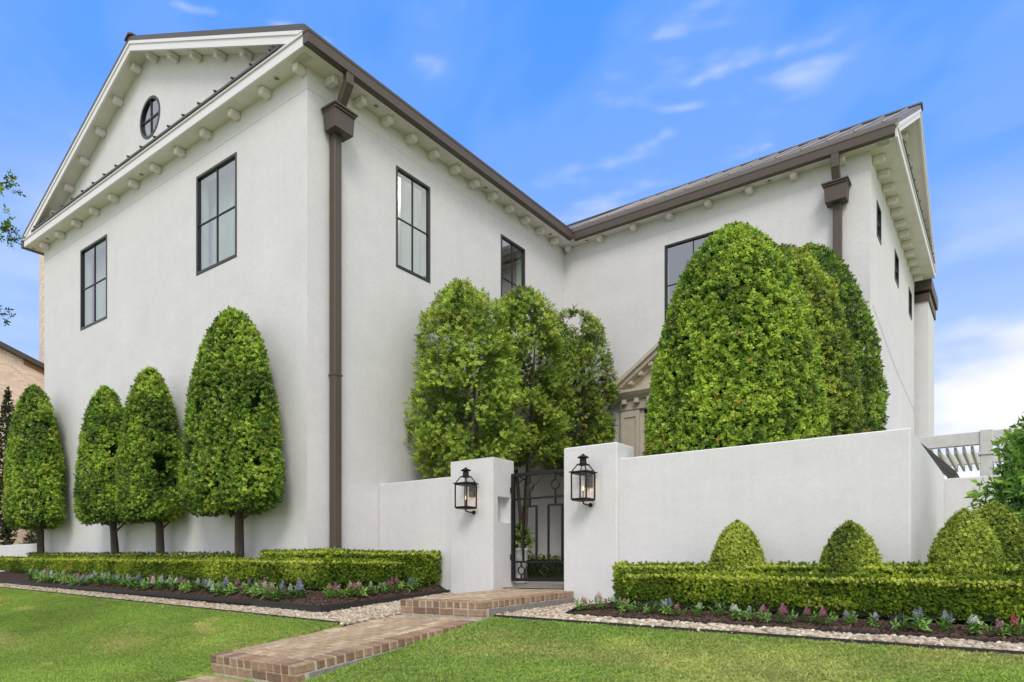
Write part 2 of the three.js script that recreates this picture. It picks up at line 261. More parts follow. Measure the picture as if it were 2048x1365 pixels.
// grass
{

  const tuft = (s) => {
    const pos = [], idx = [];
    for (let i = 0; i < 9; i++) {
      const a = rr(0, 6.3), r = rr(0, 0.018), h = rr(0.012, 0.028), lean = rr(0.008, 0.034), w = rr(0.0018, 0.0028), b = rr(0, 6.3), x = Math.cos(a) * r, z = Math.sin(a) * r, o = pos.length / 3, cx = Math.cos(b), cz = Math.sin(b);
      pos.push(x - cz * w, -0.004, z + cx * w, x + cz * w, -0.004, z - cx * w, x + cx * lean * 0.4 + cz * w, h * 0.6, z + cz * lean * 0.4 - cx * w, x + cx * lean * 0.4 - cz * w, h * 0.6, z + cz * lean * 0.4 + cx * w, x + cx * lean, h, z + cz * lean);
      idx.push(o, o + 1, o + 2, o, o + 2, o + 3, o + 3, o + 2, o + 4);
    }
    const g = new THREE.BufferGeometry(); g.setAttribute('position', new THREE.Float32BufferAttribute(pos, 3)); g.setIndex(idx); g.computeVertexNormals();
    return g;
  };
  const mat = new THREE.MeshPhysicalMaterial({ color: 0xffffff, roughness: 1, transmission: 0.35, thickness: 0, side: THREE.DoubleSide });
  const grow = (n, x0, x1, z0, z1, f, list, keep = () => true) => { for (let i = 0; i < n; i++) { const x = rr(x0, x1), z = rr(z0, z1); if (!keep(x, z)) continue; const c = lawnColor(x, z, rnd()), k = rr(0.75, 1.2); list.push([place([x, f(x, z), z], rr(-0.2, 0.2), rr(0, 6.3), rr(-0.2, 0.2), rr(0.7, 1.35)), [c[0] * k, c[1] * k, c[2] * k]]); } };
  const L = [], R = [];
  const seen = (x, z) => { const w = -x * 0.5909 - z * 0.8068, r = (x * 0.8068 - z * 0.5909) / w; return w > 1 && r > -0.85 && r < 0.85; };
  grow(100000, -21, XL - 0.01, -5.465, -2.4, lawnLeft, L, seen);
  grow(90000, XR + 0.015, 1.6, -6.665, -1.9, lawnRight, R, seen);
  tag(copies('grass', tuft(1), mat, L, 'short green grass left of the brick walk'), null, 'grass');
  tag(copies('grass', tuft(2), mat, R, 'short green grass right of the brick walk'), null, 'grass');
}

// ---------------------------------------------------------------- the house
const ZA = -7.151, XB = -9.45, ZC = -15.229, XD = -2.295, XAL = -20.299, ZDE = -22.77, ZBACK = -24.6, YE = 8.33, YT = 7.672, YB = 5.74, BASE = -0.75;
const house = thing('white_house', 'large white stucco house with brown gutters and dentil brackets', 'house', [-14.87, BASE, -11]);
const frameA = new THREE.Matrix4().makeTranslation(0, 0, ZA), frameC = new THREE.Matrix4().makeTranslation(0, 0, ZC);
const frameB = new THREE.Matrix4().makeRotationY(Math.PI / 2).setPosition(XB, 0, 0), frameD = new THREE.Matrix4().makeRotationY(Math.PI / 2).setPosition(XD, 0, 0);
const inFrame = (f, g) => g.applyMatrix4(f);
const TH = 0.25;
// gables: centre, half-span at the eaves, half-width of the wall, ridge, overhang
const gA = { f: frameA, xc: -14.875, half: 5.92, wall: 5.424, yr: 11.03, ov: 0.34 };
const gD = { f: frameD, xc: 19.0, half: 4.15, wall: 3.77, yr: 11.03, ov: 0.503 };
const slopeOf = (g) => (g.yr - 8.5) / g.half;
const wallPoly = (g, holes) => { const s = slopeOf(g), yw = 8.5 - 0.02 + s * (g.half - g.wall); return poly([[g.xc - g.wall, BASE], [g.xc + g.wall, BASE], [g.xc + g.wall, yw], [g.xc, g.yr - 0.02], [g.xc - g.wall, yw]], TH, holes).translate(0, 0, -TH); };
const winA = [[-18.125, -16.726], [-12.898, -11.505]], winB = [[9.169, 10.119], [12.466, 13.428]], winC = [[-6.664, -5.27]], winD = [[16.03, 16.61], [18.72, 19.42], [21.47, 22.15]], YDT = 7.72, YDB = 6.98;
const OX = -14.735, OY = 9.56, OR = 0.43;
part(house, 'front_wall', inFrame(frameA, wallPoly(gA, [...winA.map((w) => rectHole(w[0], w[1], YB, YT)), roundHole(OX, OY, OR)])), M.stucco);
part(house, 'side_wall', inFrame(frameB, poly([[-ZA + TH, BASE], [-ZBACK, BASE], [-ZBACK, 8.48], [-ZA + TH, 8.48]], TH, winB.map((w) => rectHole(w[0], w[1], YB, YT))).translate(0, 0, -TH)), M.stucco);
part(house, 'wing_wall', inFrame(frameC, poly([[XB, BASE], [XD - TH, BASE], [XD - TH, 8.48], [XB, 8.48]], TH, [...winC.map((w) => rectHole(w[0], w[1], YB, YT)), rectHole(-7.16, -5.76, BASE + 0.2, 4.06)]).translate(0, 0, -TH)), M.stucco);
part(house, 'wing_gable_wall', inFrame(frameD, wallPoly(gD, winD.map((w) => rectHole(w[0], w[1], YDB, YDT)))), M.stucco);
part(house, 'rear_wall', [box(XAL, XAL + TH, BASE, 8.48, ZBACK, ZA - TH), box(XAL + TH, XB - TH, BASE, 8.48, ZBACK, ZBACK + TH), box(XB, XD - TH, BASE, 8.48, ZDE, ZDE + TH)], M.stucco);
// inside: floors, ceiling and partitions seen through the panes
part(house, 'upper_floor', [box(XAL + TH, XB - TH, 4.25, 4.5, ZBACK + TH, ZA - TH), box(XB, XD - TH, 4.25, 4.5, ZDE + TH, ZC - TH)], M.oak);
part(house, 'ceiling', [box(XAL + TH, XB - TH, 8.36, 8.46, ZBACK + TH, ZA - TH), box(XB, XD - TH, 8.36, 8.46, ZDE + TH, ZC - TH)], M.inner);
for (const b of [box(XAL + TH, XB - TH, 4.5, 8.36, -10.75, -10.6), box(-14.95, -14.8, 4.5, 8.36, -10.6, ZA - TH), box(-12.6, XB - TH, 4.5, 8.36, -11.6, -11.5), box(-12.7, -12.6, 4.5, 8.36, -15, -11.6), box(XB, XD - TH, 4.5, 8.36, -18.2, -18.05)]) part(house, 'partition', b, M.inner);
// roofs
for (const [g, back, mat] of [[gA, -ZBACK + ZA + 0.4, M.roof], [gD, 12.6, M.roofTop]]) {
  const s = slopeOf(g), e = g.half - 0.1;
  for (const k of [-1, 1]) {
    const y0 = 8.5 + s * 0.1, pts = [[g.xc + k * e, y0], [g.xc, g.yr], [g.xc, g.yr + 0.1], [g.xc + k * e, y0 + 0.1]];
    const roof = part(house, 'roof', inFrame(g.f, poly(k > 0 ? pts : pts.reverse(), back + g.ov + 0.02).translate(0, 0, -back)), mat);
    if (g === gD && k < 0) for (let n = 0.25; n < 7.4; n += 0.5) {                // standing seams of the wing's roof
      const a = V(g.xc - e, y0 + 0.115, g.ov - n), b = V(g.xc, g.yr + 0.115, g.ov - n);
      part(roof, 'standing_seam', inFrame(g.f, bar(a, b, 0.022, 5)), M.roofSeam);
    }
  }
  part(house, 'ridge_cap', inFrame(g.f, poly([[g.xc - 0.16, g.yr + 0.12 - s * 0.16], [g.xc, g.yr + 0.12], [g.xc + 0.16, g.yr + 0.12 - s * 0.16], [g.xc + 0.16, g.yr + 0.15 - s * 0.16], [g.xc, g.yr + 0.165], [g.xc - 0.16, g.yr + 0.15 - s * 0.16]], back + g.ov + 0.05).translate(0, 0, -back)), M.roof);
}
// gable dress: cornice, pent roof with ribs, rake boards and soffits, brackets
const bracketGeo = cbox(-0.066, 0.066, -0.13, 0, 0, 0.225, 0.018);
const bracketShort = cbox(-0.066, 0.066, -0.13, 0, 0, 0.195, 0.018);
function bracketAt(f, x, y, geo = bracketGeo, tilt = 0) {
  const m = shadows(new THREE.Mesh(geo, M.trim)); m.name = 'bracket';
  const o = origins.get(house), mat = f.clone().multiply(new THREE.Matrix4().makeTranslation(x, y, 0)).multiply(new THREE.Matrix4().makeRotationZ(tilt));
  mat.premultiply(new THREE.Matrix4().makeTranslation(-o.x, -o.y, -o.z)); mat.decompose(m.position, m.quaternion, m.scale); house.add(m);
}
for (const g of [gA, gD]) {
  const s = slopeOf(g), { f, xc, half, ov } = g, e = half - 0.15;
  part(house, 'cornice_fascia', inFrame(f, mergeGeometries([cbox(xc - e, xc + e, YE, 8.49, ov - 0.04, ov, 0.004), cbox(xc - e, xc + e, 8.49, 8.53, ov - 0.04, ov + 0.025, 0.006)].map((q) => q.toNonIndexed ? q : q))), M.fascia);
  const pw = half - 0.75;
  const pent = part(house, 'pent_roof', inFrame(f, new THREE.ExtrudeGeometry(new THREE.Shape([[0, 8.70], [0, 8.66], [ov + 0.02, 8.535], [ov + 0.045, 8.535], [ov + 0.045, 8.575]].map((p) => new THREE.Vector2(p[0], p[1]))), { depth: 2 * pw, bevelEnabled: false }).rotateY(-Math.PI / 2).translate(xc + pw, 0, 0)), M.roof);
  for (let x = xc - pw + 0.2; x < xc + pw; x += 0.55) part(pent, 'rib', inFrame(f, bar(V(x, 8.725, 0), V(x, 8.60, ov + 0.06), 0.022, 5)), M.roof);
  for (const k of [-1, 1]) {
    const Y = (d) => 8.5 + s * d, P = (d, y) => [xc + k * (half - d), y], ord = (a) => k > 0 ? a : a.reverse();
    part(house, 'rake_board', inFrame(f, poly(ord([P((0.53 - 8.5 + 8.0) / s, 8.53), P(half, g.yr), P(half, g.yr - 0.2), P((8.53 - 8.3) / s, 8.53)]), 0.043).translate(0, 0, ov - 0.038)), M.fascia);
    part(house, 'rake_trim', inFrame(f, poly(ord([P(0.12, Y(0.12) - 0.005), P(half, g.yr - 0.005), P(half, g.yr - 0.065), P(0.26, Y(0.12) - 0.005)]), 0.02).translate(0, 0, ov + 0.005)), M.fascia);
    part(house, 'rake_soffit', inFrame(f, poly(ord([P(0.58, Y(0.58) - 0.13), P(half, g.yr - 0.13), P(half, g.yr - 0.10), P(0.58, Y(0.58) - 0.10)]), ov - 0.045).translate(0, 0, 0.003)), M.trim);
    const n = g === gA ? 6 : 6, len = Math.hypot(half, g.yr - 8.5);
    for (let i = 0; i < n; i++) { const d = half * (0.07 + (i + (k > 0 ? 0.95 : 1.15)) / n * 0.86); if (d < half - 0.2) bracketAt(f, xc + k * (half - d), Y(d) - 0.13, ov < 0.4 ? bracketShort : bracketGeo, k > 0 ? -Math.atan(s) : Math.atan(s)); }
  }
}
// soffits, frieze joint, brackets along the eaves
const soffit = part(house, 'soffit', [box(XAL - 0.36, -9.09, YE + 0.015, YE + 0.045, ZA, ZA + 0.30), box(XB, -9.09, YE + 0.015, YE + 0.045, ZC + 0.25, ZA), box(XB, XD + 0.463, YE + 0.015, YE + 0.045, ZC, ZC + 0.25), box(XD, XD + 0.463, YE + 0.015, YE + 0.045, ZDE - 0.2, ZC), box(XAL - 0.36, XAL, YE + 0.015, YE + 0.045, ZBACK, ZA)], M.trim);
part(house, 'frieze', [inFrame(frameA, box(gA.xc - gA.wall - 0.004, gA.xc + gA.wall + 0.004, 7.985, YE + 0.014, 0.001, 0.005)), box(XB, XB + 0.004, 7.985, YE + 0.014, ZC + 0.004, ZA), inFrame(frameC, box(XB, XD + 0.004, 7.985, YE + 0.014, 0, 0.004)), box(XD, XD + 0.004, 7.985, YE + 0.014, ZDE, ZC)], M.stucco);
for (let i = 0; i < 12; i++) bracketAt(frameA, -20.0 + i * 0.951, YE + 0.015, bracketShort);
for (let i = 0; i < 12; i++) bracketAt(frameB, 7.56 + i * 0.636, YE + 0.015);
for (let i = 0; i < 8; i++) bracketAt(frameC, -9.27 + i * 0.925, YE + 0.015, bracketShort);
for (let i = 0; i < 12; i++) bracketAt(frameD, 15.53 + i * 0.636, YE + 0.015);
for (const [x, z] of [[-14.853, -7.03], [-19.656, -6.99], [-20.55, -6.99], [-10.093, -7.01], [-9.247, -8.485], [-9.29, -11.712], [-9.288, -14.297], [-8.717, -15.11], [-4.22, -15.11]]) {
  const t = part(soffit, 'soffit_light', new THREE.TorusGeometry(0.05, 0.012, 6, 20).rotateX(Math.PI / 2).translate(x, YE + 0.014, z), M.trim);
  part(soffit, 'lamp_recess', new THREE.CylinderGeometry(0.045, 0.045, 0.012, 16).translate(x, YE + 0.012, z), M.concrete);
}
for (const [x, z] of [[-9.33, -7.0], [-2.05, -15.1]]) { const v = []; for (let i = -2; i <= 2; i++) v.push(box(x - 0.11, x + 0.11, YE + 0.004, YE + 0.014, z + i * 0.035 - 0.009, z + i * 0.035 + 0.009)); part(soffit, 'soffit_vent', v, M.weathered); }
// gutters
const GO = -8.957, CG = ZC + 0.38;
function gutterBox(x0, x1, z0, z1) { return [box(x0, x1, YE, YE + 0.02, z0, z1), box(x0, x1, YE + 0.02, YE + 0.165, z0, z1), box(x0 - 0.004, x1 + 0.008, YE + 0.165, YE + 0.185, z0 - 0.004, z1 + 0.008)]; }
const gut = part(house, 'gutter', gutterBox(-9.09, GO, CG, ZA + 0.36), M.gutter);
part(gut, 'gutter_run', gutterBox(GO, XD + 0.47, ZC + 0.25, CG), M.gutter);
part(house, 'gutter', gutterBox(XAL - 0.49, XAL - 0.36, ZBACK, ZA + 0.36), M.gutter);
part(house, 'eave_fascia', [box(-9.11, -9.092, YE, 8.5, CG - 0.1, ZA + 0.3), box(-9.09, XD + 0.46, YE, 8.5, ZC + 0.23, ZC + 0.248)], M.fascia);
// downspouts
function downspout(f, x, nOut, yTop) {               // x along the wall; leader head at 7.25 to 7.8
  const d = part(house, 'downspout', inFrame(f, cbox(x - 0.078, x + 0.078, BASE, 7.42, 0.02, 0.17, 0.012)), M.gutter);
  const taper = new THREE.CylinderGeometry(0.298, 0.275, 0.30, 4, 1).rotateY(Math.PI / 4).scale(1, 1, 0.72).translate(x, 7.565, 0.185).toNonIndexed(); taper.computeVertexNormals();
  part(d, 'leader_head', [inFrame(f, taper), inFrame(f, cbox(x - 0.225, x + 0.225, 7.715, 7.755, 0.012, 0.365, 0.01)), inFrame(f, cbox(x - 0.25, x + 0.25, 7.755, 7.795, 0.011, 0.39, 0.01))], M.gutter);
  const el = (a, b, w, t) => { const dd = V(0, b[1] - a[1], b[0] - a[0]), L = dd.length(), g = cbox(-w, w, -L / 2, L / 2, -t, t, 0.01); g.applyQuaternion(new THREE.Quaternion().setFromUnitVectors(V(0, 1, 0), dd.normalize())); g.translate(x, (a[1] + b[1]) / 2, (a[0] + b[0]) / 2); return inFrame(f, g); };
  part(d, 'elbow', [el([nOut, YE + 0.005], [nOut, yTop], 0.075, 0.055), el([nOut, yTop + 0.04], [0.16, 7.78], 0.076, 0.056)], M.gutter);
  for (const y of [3.3]) part(d, 'pipe_band', inFrame(f, box(x - 0.086, x + 0.086, y, y + 0.03, 0.012, 0.178)), M.gutter);
}
downspout(frameB, 7.66, 0.43, 8.13);
downspout(frameC, -2.875, 0.32, 8.05);
// windows
function pane(parent, f, x0, x1, y0, y1) { return part(parent, 'pane', inFrame(f, new THREE.PlaneGeometry(x1 - x0, y1 - y0).translate((x0 + x1) / 2, (y0 + y1) / 2, -0.032)), M.glass); }
function windowIn(f, x0, x1, y0, y1, cols, rows, fw = 0.05, mw = 0.010) {
  const w = new THREE.Group(); w.name = 'window'; house.add(w); origins.set(w, origins.get(house));
  part(w, 'window_frame', [inFrame(f, cbox(x0, x0 + fw, y0, y1, -0.07, 0.012, 0.006)), inFrame(f, cbox(x1 - fw, x1, y0, y1, -0.07, 0.012, 0.006)), inFrame(f, cbox(x0 + fw, x1 - fw, y0, y0 + fw * 1.25, -0.07, 0.012, 0.006)), inFrame(f, cbox(x0 + fw, x1 - fw, y1 - fw * 1.1, y1, -0.07, 0.012, 0.006))], M.bronze);
  const ix0 = x0 + fw, ix1 = x1 - fw, iy0 = y0 + fw * 1.25, iy1 = y1 - fw * 1.1, X = (i) => mix(ix0, ix1, i / cols), Yv = (j) => mix(iy0, iy1, j / rows);
  for (let i = 1; i < cols; i++) part(w, 'glazing_bar', inFrame(f, box(X(i) - mw, X(i) + mw, iy0, iy1, -0.05, -0.014)), M.bronze);
  for (let j = 1; j < rows; j++) for (let i = 0; i < cols; i++) part(w, 'glazing_bar', inFrame(f, box(X(i) + (i ? mw : 0), X(i + 1) - (i < cols - 1 ? mw : 0), Yv(j) - mw, Yv(j) + mw, -0.049, -0.015)), M.bronze);
  for (let i = 0; i < cols; i++) for (let j = 0; j < rows; j++) pane(w, f, X(i) + (i ? mw : 0), X(i + 1) - (i < cols - 1 ? mw : 0), Yv(j) + (j ? mw : 0), Yv(j + 1) - (j < rows - 1 ? mw : 0));
  return w;
}
winA.forEach((w) => windowIn(frameA, w[0], w[1], YB, YT, 2, 2));
winB.forEach((w) => windowIn(frameB, w[0], w[1], YB, YT, 2, 2));
winC.forEach((w) => windowIn(frameC, w[0], w[1], YB, YT, 2, 2));
winD.forEach((w) => windowIn(frameD, w[0], w[1], YDB, YDT, 1, 2, 0.05, 0.014));
{
  const w = new THREE.Group(); w.name = 'round_window'; house.add(w); origins.set(w, origins.get(house));
  const ring = new THREE.Shape(); ring.absarc(OX, OY, OR, 0, Math.PI * 2); ring.holes.push(roundHole(OX, OY, OR - 0.055));
  part(w, 'window_frame', inFrame(frameA, new THREE.ExtrudeGeometry(ring, { depth: 0.08, bevelEnabled: false, curveSegments: 40 }).translate(0, 0, -0.068)), M.bronze);
  const r = OR - 0.05;
  part(w, 'glazing_bar', [inFrame(frameA, box(OX - 0.014, OX + 0.014, OY - r, OY + r, -0.055, -0.012)), inFrame(frameA, box(OX - r, OX + r, OY - 0.014, OY + 0.014, -0.056, -0.013))], M.bronze);
  for (let k = 0; k < 4; k++) part(w, 'pane', inFrame(frameA, new THREE.CircleGeometry(r, 10, k * Math.PI / 2, Math.PI / 2).translate(OX, OY, -0.032)), M.glass);
  part(house, 'attic_lining', box(OX - 0.6, OX + 0.6, OY - 0.6, OY + 0.6, ZA - 0.75, ZA - 0.72), M.inner);
}
// chimney stacks
{
  const c = part(house, 'chimney', box(-4.2, -1.97, BASE, 7.75, -24.9, -23.05), M.stucco);
  part(c, 'chimney_cap', [box(-4.3, -1.93, 7.75, 7.98, -24.98, -23.0), box(-4.35, -1.88, 8.06, 8.4, -25.03, -22.95), box(-4.2, -2.1, 7.98, 8.06, -24.8, -23.2)], M.gutter);
}
part(house, 'wall_wire', new THREE.TubeGeometry(new THREE.CatmullRomCurve3([V(XD + 0.012, 5.35, -15.5), V(XD + 0.012, 4.9, -18.5), V(XD + 0.012, 4.55, -22.7)]), 20, 0.004, 5), M.weathered);
// door surround in the wing's corner
{
  const f = frameC, cx = -6.46, hw = 1.52;
  const d = new THREE.Group(); d.name = 'door_surround'; house.add(d); origins.set(d, origins.get(house));
  for (const k of [-1, 1]) {
    const a = cx + k * 1.29, b = cx + k * 0.80;
    part(d, 'pilaster', [inFrame(f, cbox(a, b, BASE, 3.86, 0, 0.13, 0.008)), inFrame(f, cbox(a - k * 0.0, a - k * 0.09, BASE, 3.80, 0.13, 0.155, 0.006)), inFrame(f, cbox(b + k * 0.09, b, BASE, 3.80, 0.13, 0.155, 0.006)), inFrame(f, cbox(a - k * 0.09, b + k * 0.09, 3.68, 3.80, 0.13, 0.154, 0.006)), inFrame(f, box(b, b - k * 0.10, BASE, 3.86, -0.2, 0.06))], M.stone);
    part(d, 'door_frame', inFrame(f, box(cx + k * 0.70, cx + k * 0.62, BASE, 4.0, -0.2, -0.1)), M.fascia);
  }
  part(d, 'frieze', [inFrame(f, cbox(cx - 1.30, cx + 1.30, 3.86, 4.10, 0, 0.15, 0.008)), inFrame(f, box(cx - 0.7, cx + 0.7, 3.95, 4.06, -0.2, -0.01))], M.stone);
  const prof = [[0, 4.10], [0.20, 4.10], [0.24, 4.14], [0.30, 4.18], [0.36, 4.25], [0.36, 4.31], [0, 4.31]];
  part(d, 'cornice', inFrame(f, new THREE.ExtrudeGeometry(new THREE.Shape(prof.map((p) => new THREE.Vector2(p[0], p[1]))), { depth: 2 * hw, bevelEnabled: false }).rotateY(-Math.PI / 2).translate(cx + hw, 0, 0)), M.stone);
  const apex = 5.36;
  part(d, 'tympanum', inFrame(f, poly([[cx - hw + 0.2, 4.31], [cx + hw - 0.2, 4.31], [cx, apex - 0.2]], 0.06)), M.stone);
  const sl = (apex - 4.31) / hw;
  for (const k of [-1, 1]) {
    for (const [t0, t1, dep] of [[-0.02, 0.075, 0.37], [-0.12, -0.02, 0.29], [-0.24, -0.12, 0.12]]) {
      const pts = [[cx + k * hw, 4.31 + Math.max(t0, 0)], [cx, apex + t0], [cx, apex + t1], [cx + k * hw, 4.31 + Math.max(t1, 0.001)]];
      if (t0 < 0) { pts[0] = [cx + k * (hw + t0 / sl), 4.311]; if (t1 <= 0) pts[3] = [cx + k * (hw + t1 / sl), 4.311]; else pts[3] = [cx + k * hw, 4.311 + t1]; }
      part(d, 'raking_cornice', inFrame(f, poly(k > 0 ? pts : pts.reverse(), dep)), M.stone);
    }
    for (let i = 0; i < 5; i++) { const t = 0.17 + i * 0.175, x = cx + k * hw * (1 - t); part(d, 'dentil', inFrame(f, cbox(x - 0.055, x + 0.055, 4.31 + sl * hw * t - 0.22, 4.31 + sl * hw * t - 0.12, 0.06, 0.25, 0.008)), M.stone); }
  }
  for (let i = 0; i < 8; i++) { const x = cx - 1.15 + i * 2.3 / 7; part(d, 'dentil', inFrame(f, cbox(x - 0.055, x + 0.055, 3.99, 4.098, 0.15, 0.27, 0.008)), M.stone); }
  part(d, 'front_door', inFrame(f, cbox(cx - 0.62, cx + 0.62, BASE, 3.95, -0.22, -0.16, 0.01)), M.dark);
}

// curtains and a ceiling lamp behind the panes
function curtain(f, x0, x1, y0, y1, n, label) {
  const o = new THREE.Group(), p = V((x0 + x1) / 2, y0, n).applyMatrix4(f); o.name = numbered('curtain'); o.position.copy(p); origins.set(o, p); scene.add(o);
  tag(o, label, 'curtain');
  const ph = rnd() * 6; part(o, 'cloth', inFrame(f, sheet((u, v) => [mix(x0, x1, u), mix(y0, y1, v), n + 0.035 * Math.sin(u * (x1 - x0) * 60 + ph) * (0.7 + 0.3 * (1 - v)) + 0.012 * Math.sin(u * 41 + ph)], 60, 4)), M.curtain);
  part(o, 'curtain_rod', inFrame(f, bar(V(x0 - 0.1, y1 + 0.02, n), V(x1 + 0.1, y1 + 0.02, n), 0.014, 8)), M.bronze);
}
curtain(frameA, -18.25, -17.55, 4.6, 7.9, -0.38, 'pale curtain inside the smaller window at the far left of the gable front');
curtain(frameA, -13.05, -12.22, 4.6, 7.9, -0.38, 'pale pleated curtain inside the larger window nearest the front corner');
curtain(frameB, 9.68, 10.3, 4.6, 7.9, -0.38, 'pale curtain inside the side window right of the downspout');
{
  const p = V(-10.75, 8.345, -10.33), o = thing('ceiling_lamp', 'small lit round ceiling lamp seen through the side window', 'ceiling lamp', [p.x, p.y, p.z]);
  part(o, 'lamp_rim', new THREE.TorusGeometry(0.09, 0.012, 8, 24).rotateX(Math.PI / 2).translate(p.x, p.y, p.z), M.fascia);
  part(o, 'lamp_disc', new THREE.CylinderGeometry(0.085, 0.085, 0.012, 24).translate(p.x, p.y, p.z), std(0.9, 0.85, 0.7, 0.5, { emissive: new THREE.Color().setRGB(1, 0.85, 0.6), emissiveIntensity: 3 }));
  const l = new THREE.PointLight(new THREE.Color().setRGB(1, 0.85, 0.65), 1.5, 0, 2); l.position.set(p.x, p.y - 0.06, p.z); l.castShadow = true; scene.add(l);
}

// ---------------------------------------------------------------- garden walls and gate pillars
const ZP = -8.645, ZW = -8.734, PD = 0.55;
const wallThing = (name, label, geos, base) => { const t = thing(name, label, 'garden wall', base); part(t, 'wall_body', geos, M.wallPaint); return t; };
wallThing('garden_wall', 'short white garden wall between the house and the left gate pillar', [cbox(XB + 0.004, -7.62, -0.8, 1.567, ZW - 0.25, ZW, 0.012)], [-8.5, -0.8, ZW - 0.12]);
wallThing('garden_wall', 'long white garden wall right of the gate turning back at its end', [cbox(-4.55, -0.914, -0.9, 1.571, ZW - 0.25, ZW, 0.014), cbox(-1.164, -0.916, -0.9, 1.569, -13.4, ZW - 0.2, 0.014)], [-2.7, -0.9, ZW - 0.12]);
wallThing('garden_wall', 'white rear garden wall below the pergola', [cbox(-1.16, 6, -0.9, 1.50, -13.65, -13.4, 0.014)], [1, -0.9, -13.5]);
const NX = -6.70, NZ0 = -9.10, NZ1 = -8.76, NY0 = 0.757, NY1 = 1.175;
{
  const p = thing('gate_pillar', 'white gate pillar with a recessed niche and lantern, left of the gate', 'gate pillar', [-7.16, -0.8, -8.9], 'gate pillars');
  const body = poly([[-NZ1 - 0.115, -0.8], [-ZP + PD, -0.8], [-ZP + PD, 1.795], [-ZP, 1.795], [-ZP, -0.8]], 0, []);
  const shape = poly([[-ZP, -0.8], [-ZP + PD, -0.8], [-ZP + PD, 1.795], [-ZP, 1.795]], 0.13, [rectHole(-NZ1, -NZ0, NY0, NY1)]).translate(0, 0, -0.13);
  part(p, 'pillar_body', [inFrame(new THREE.Matrix4().makeRotationY(Math.PI / 2).setPosition(NX, 0, 0), shape), box(-7.605, NX - 0.13, -0.8, 1.795, ZP - PD, ZP)], M.wallPaint);
  const q = thing('gate_pillar', 'taller plain white gate pillar with a lantern, right of the gate', 'gate pillar', [-4.94, -0.8, -8.9], 'gate pillars');
  part(q, 'pillar_body', cbox(-5.385, -4.50, -0.8, 1.795, ZP - PD, ZP, 0.016), M.wallPaint);
  const i = thing('intercom_panel', 'flat white keypad panel inside the niche of the left gate pillar', 'intercom', [NX - 0.13, 0.80, -8.88]);
  part(i, 'panel', cbox(NX - 0.13, NX - 0.105, NY0 + 0.01, NY1 - 0.06, -8.98, -8.80, 0.006), std(0.66, 0.70, 0.74, 0.4, { metalness: 0.2 }));
  for (let r = 0; r < 4; r++) for (let c = 0; c < 3; c++) part(i, 'key', box(NX - 0.106, NX - 0.102, 0.86 + r * 0.045, 0.885 + r * 0.045, -8.95 + c * 0.045, -8.925 + c * 0.045), std(0.45, 0.48, 0.5, 0.5));
}
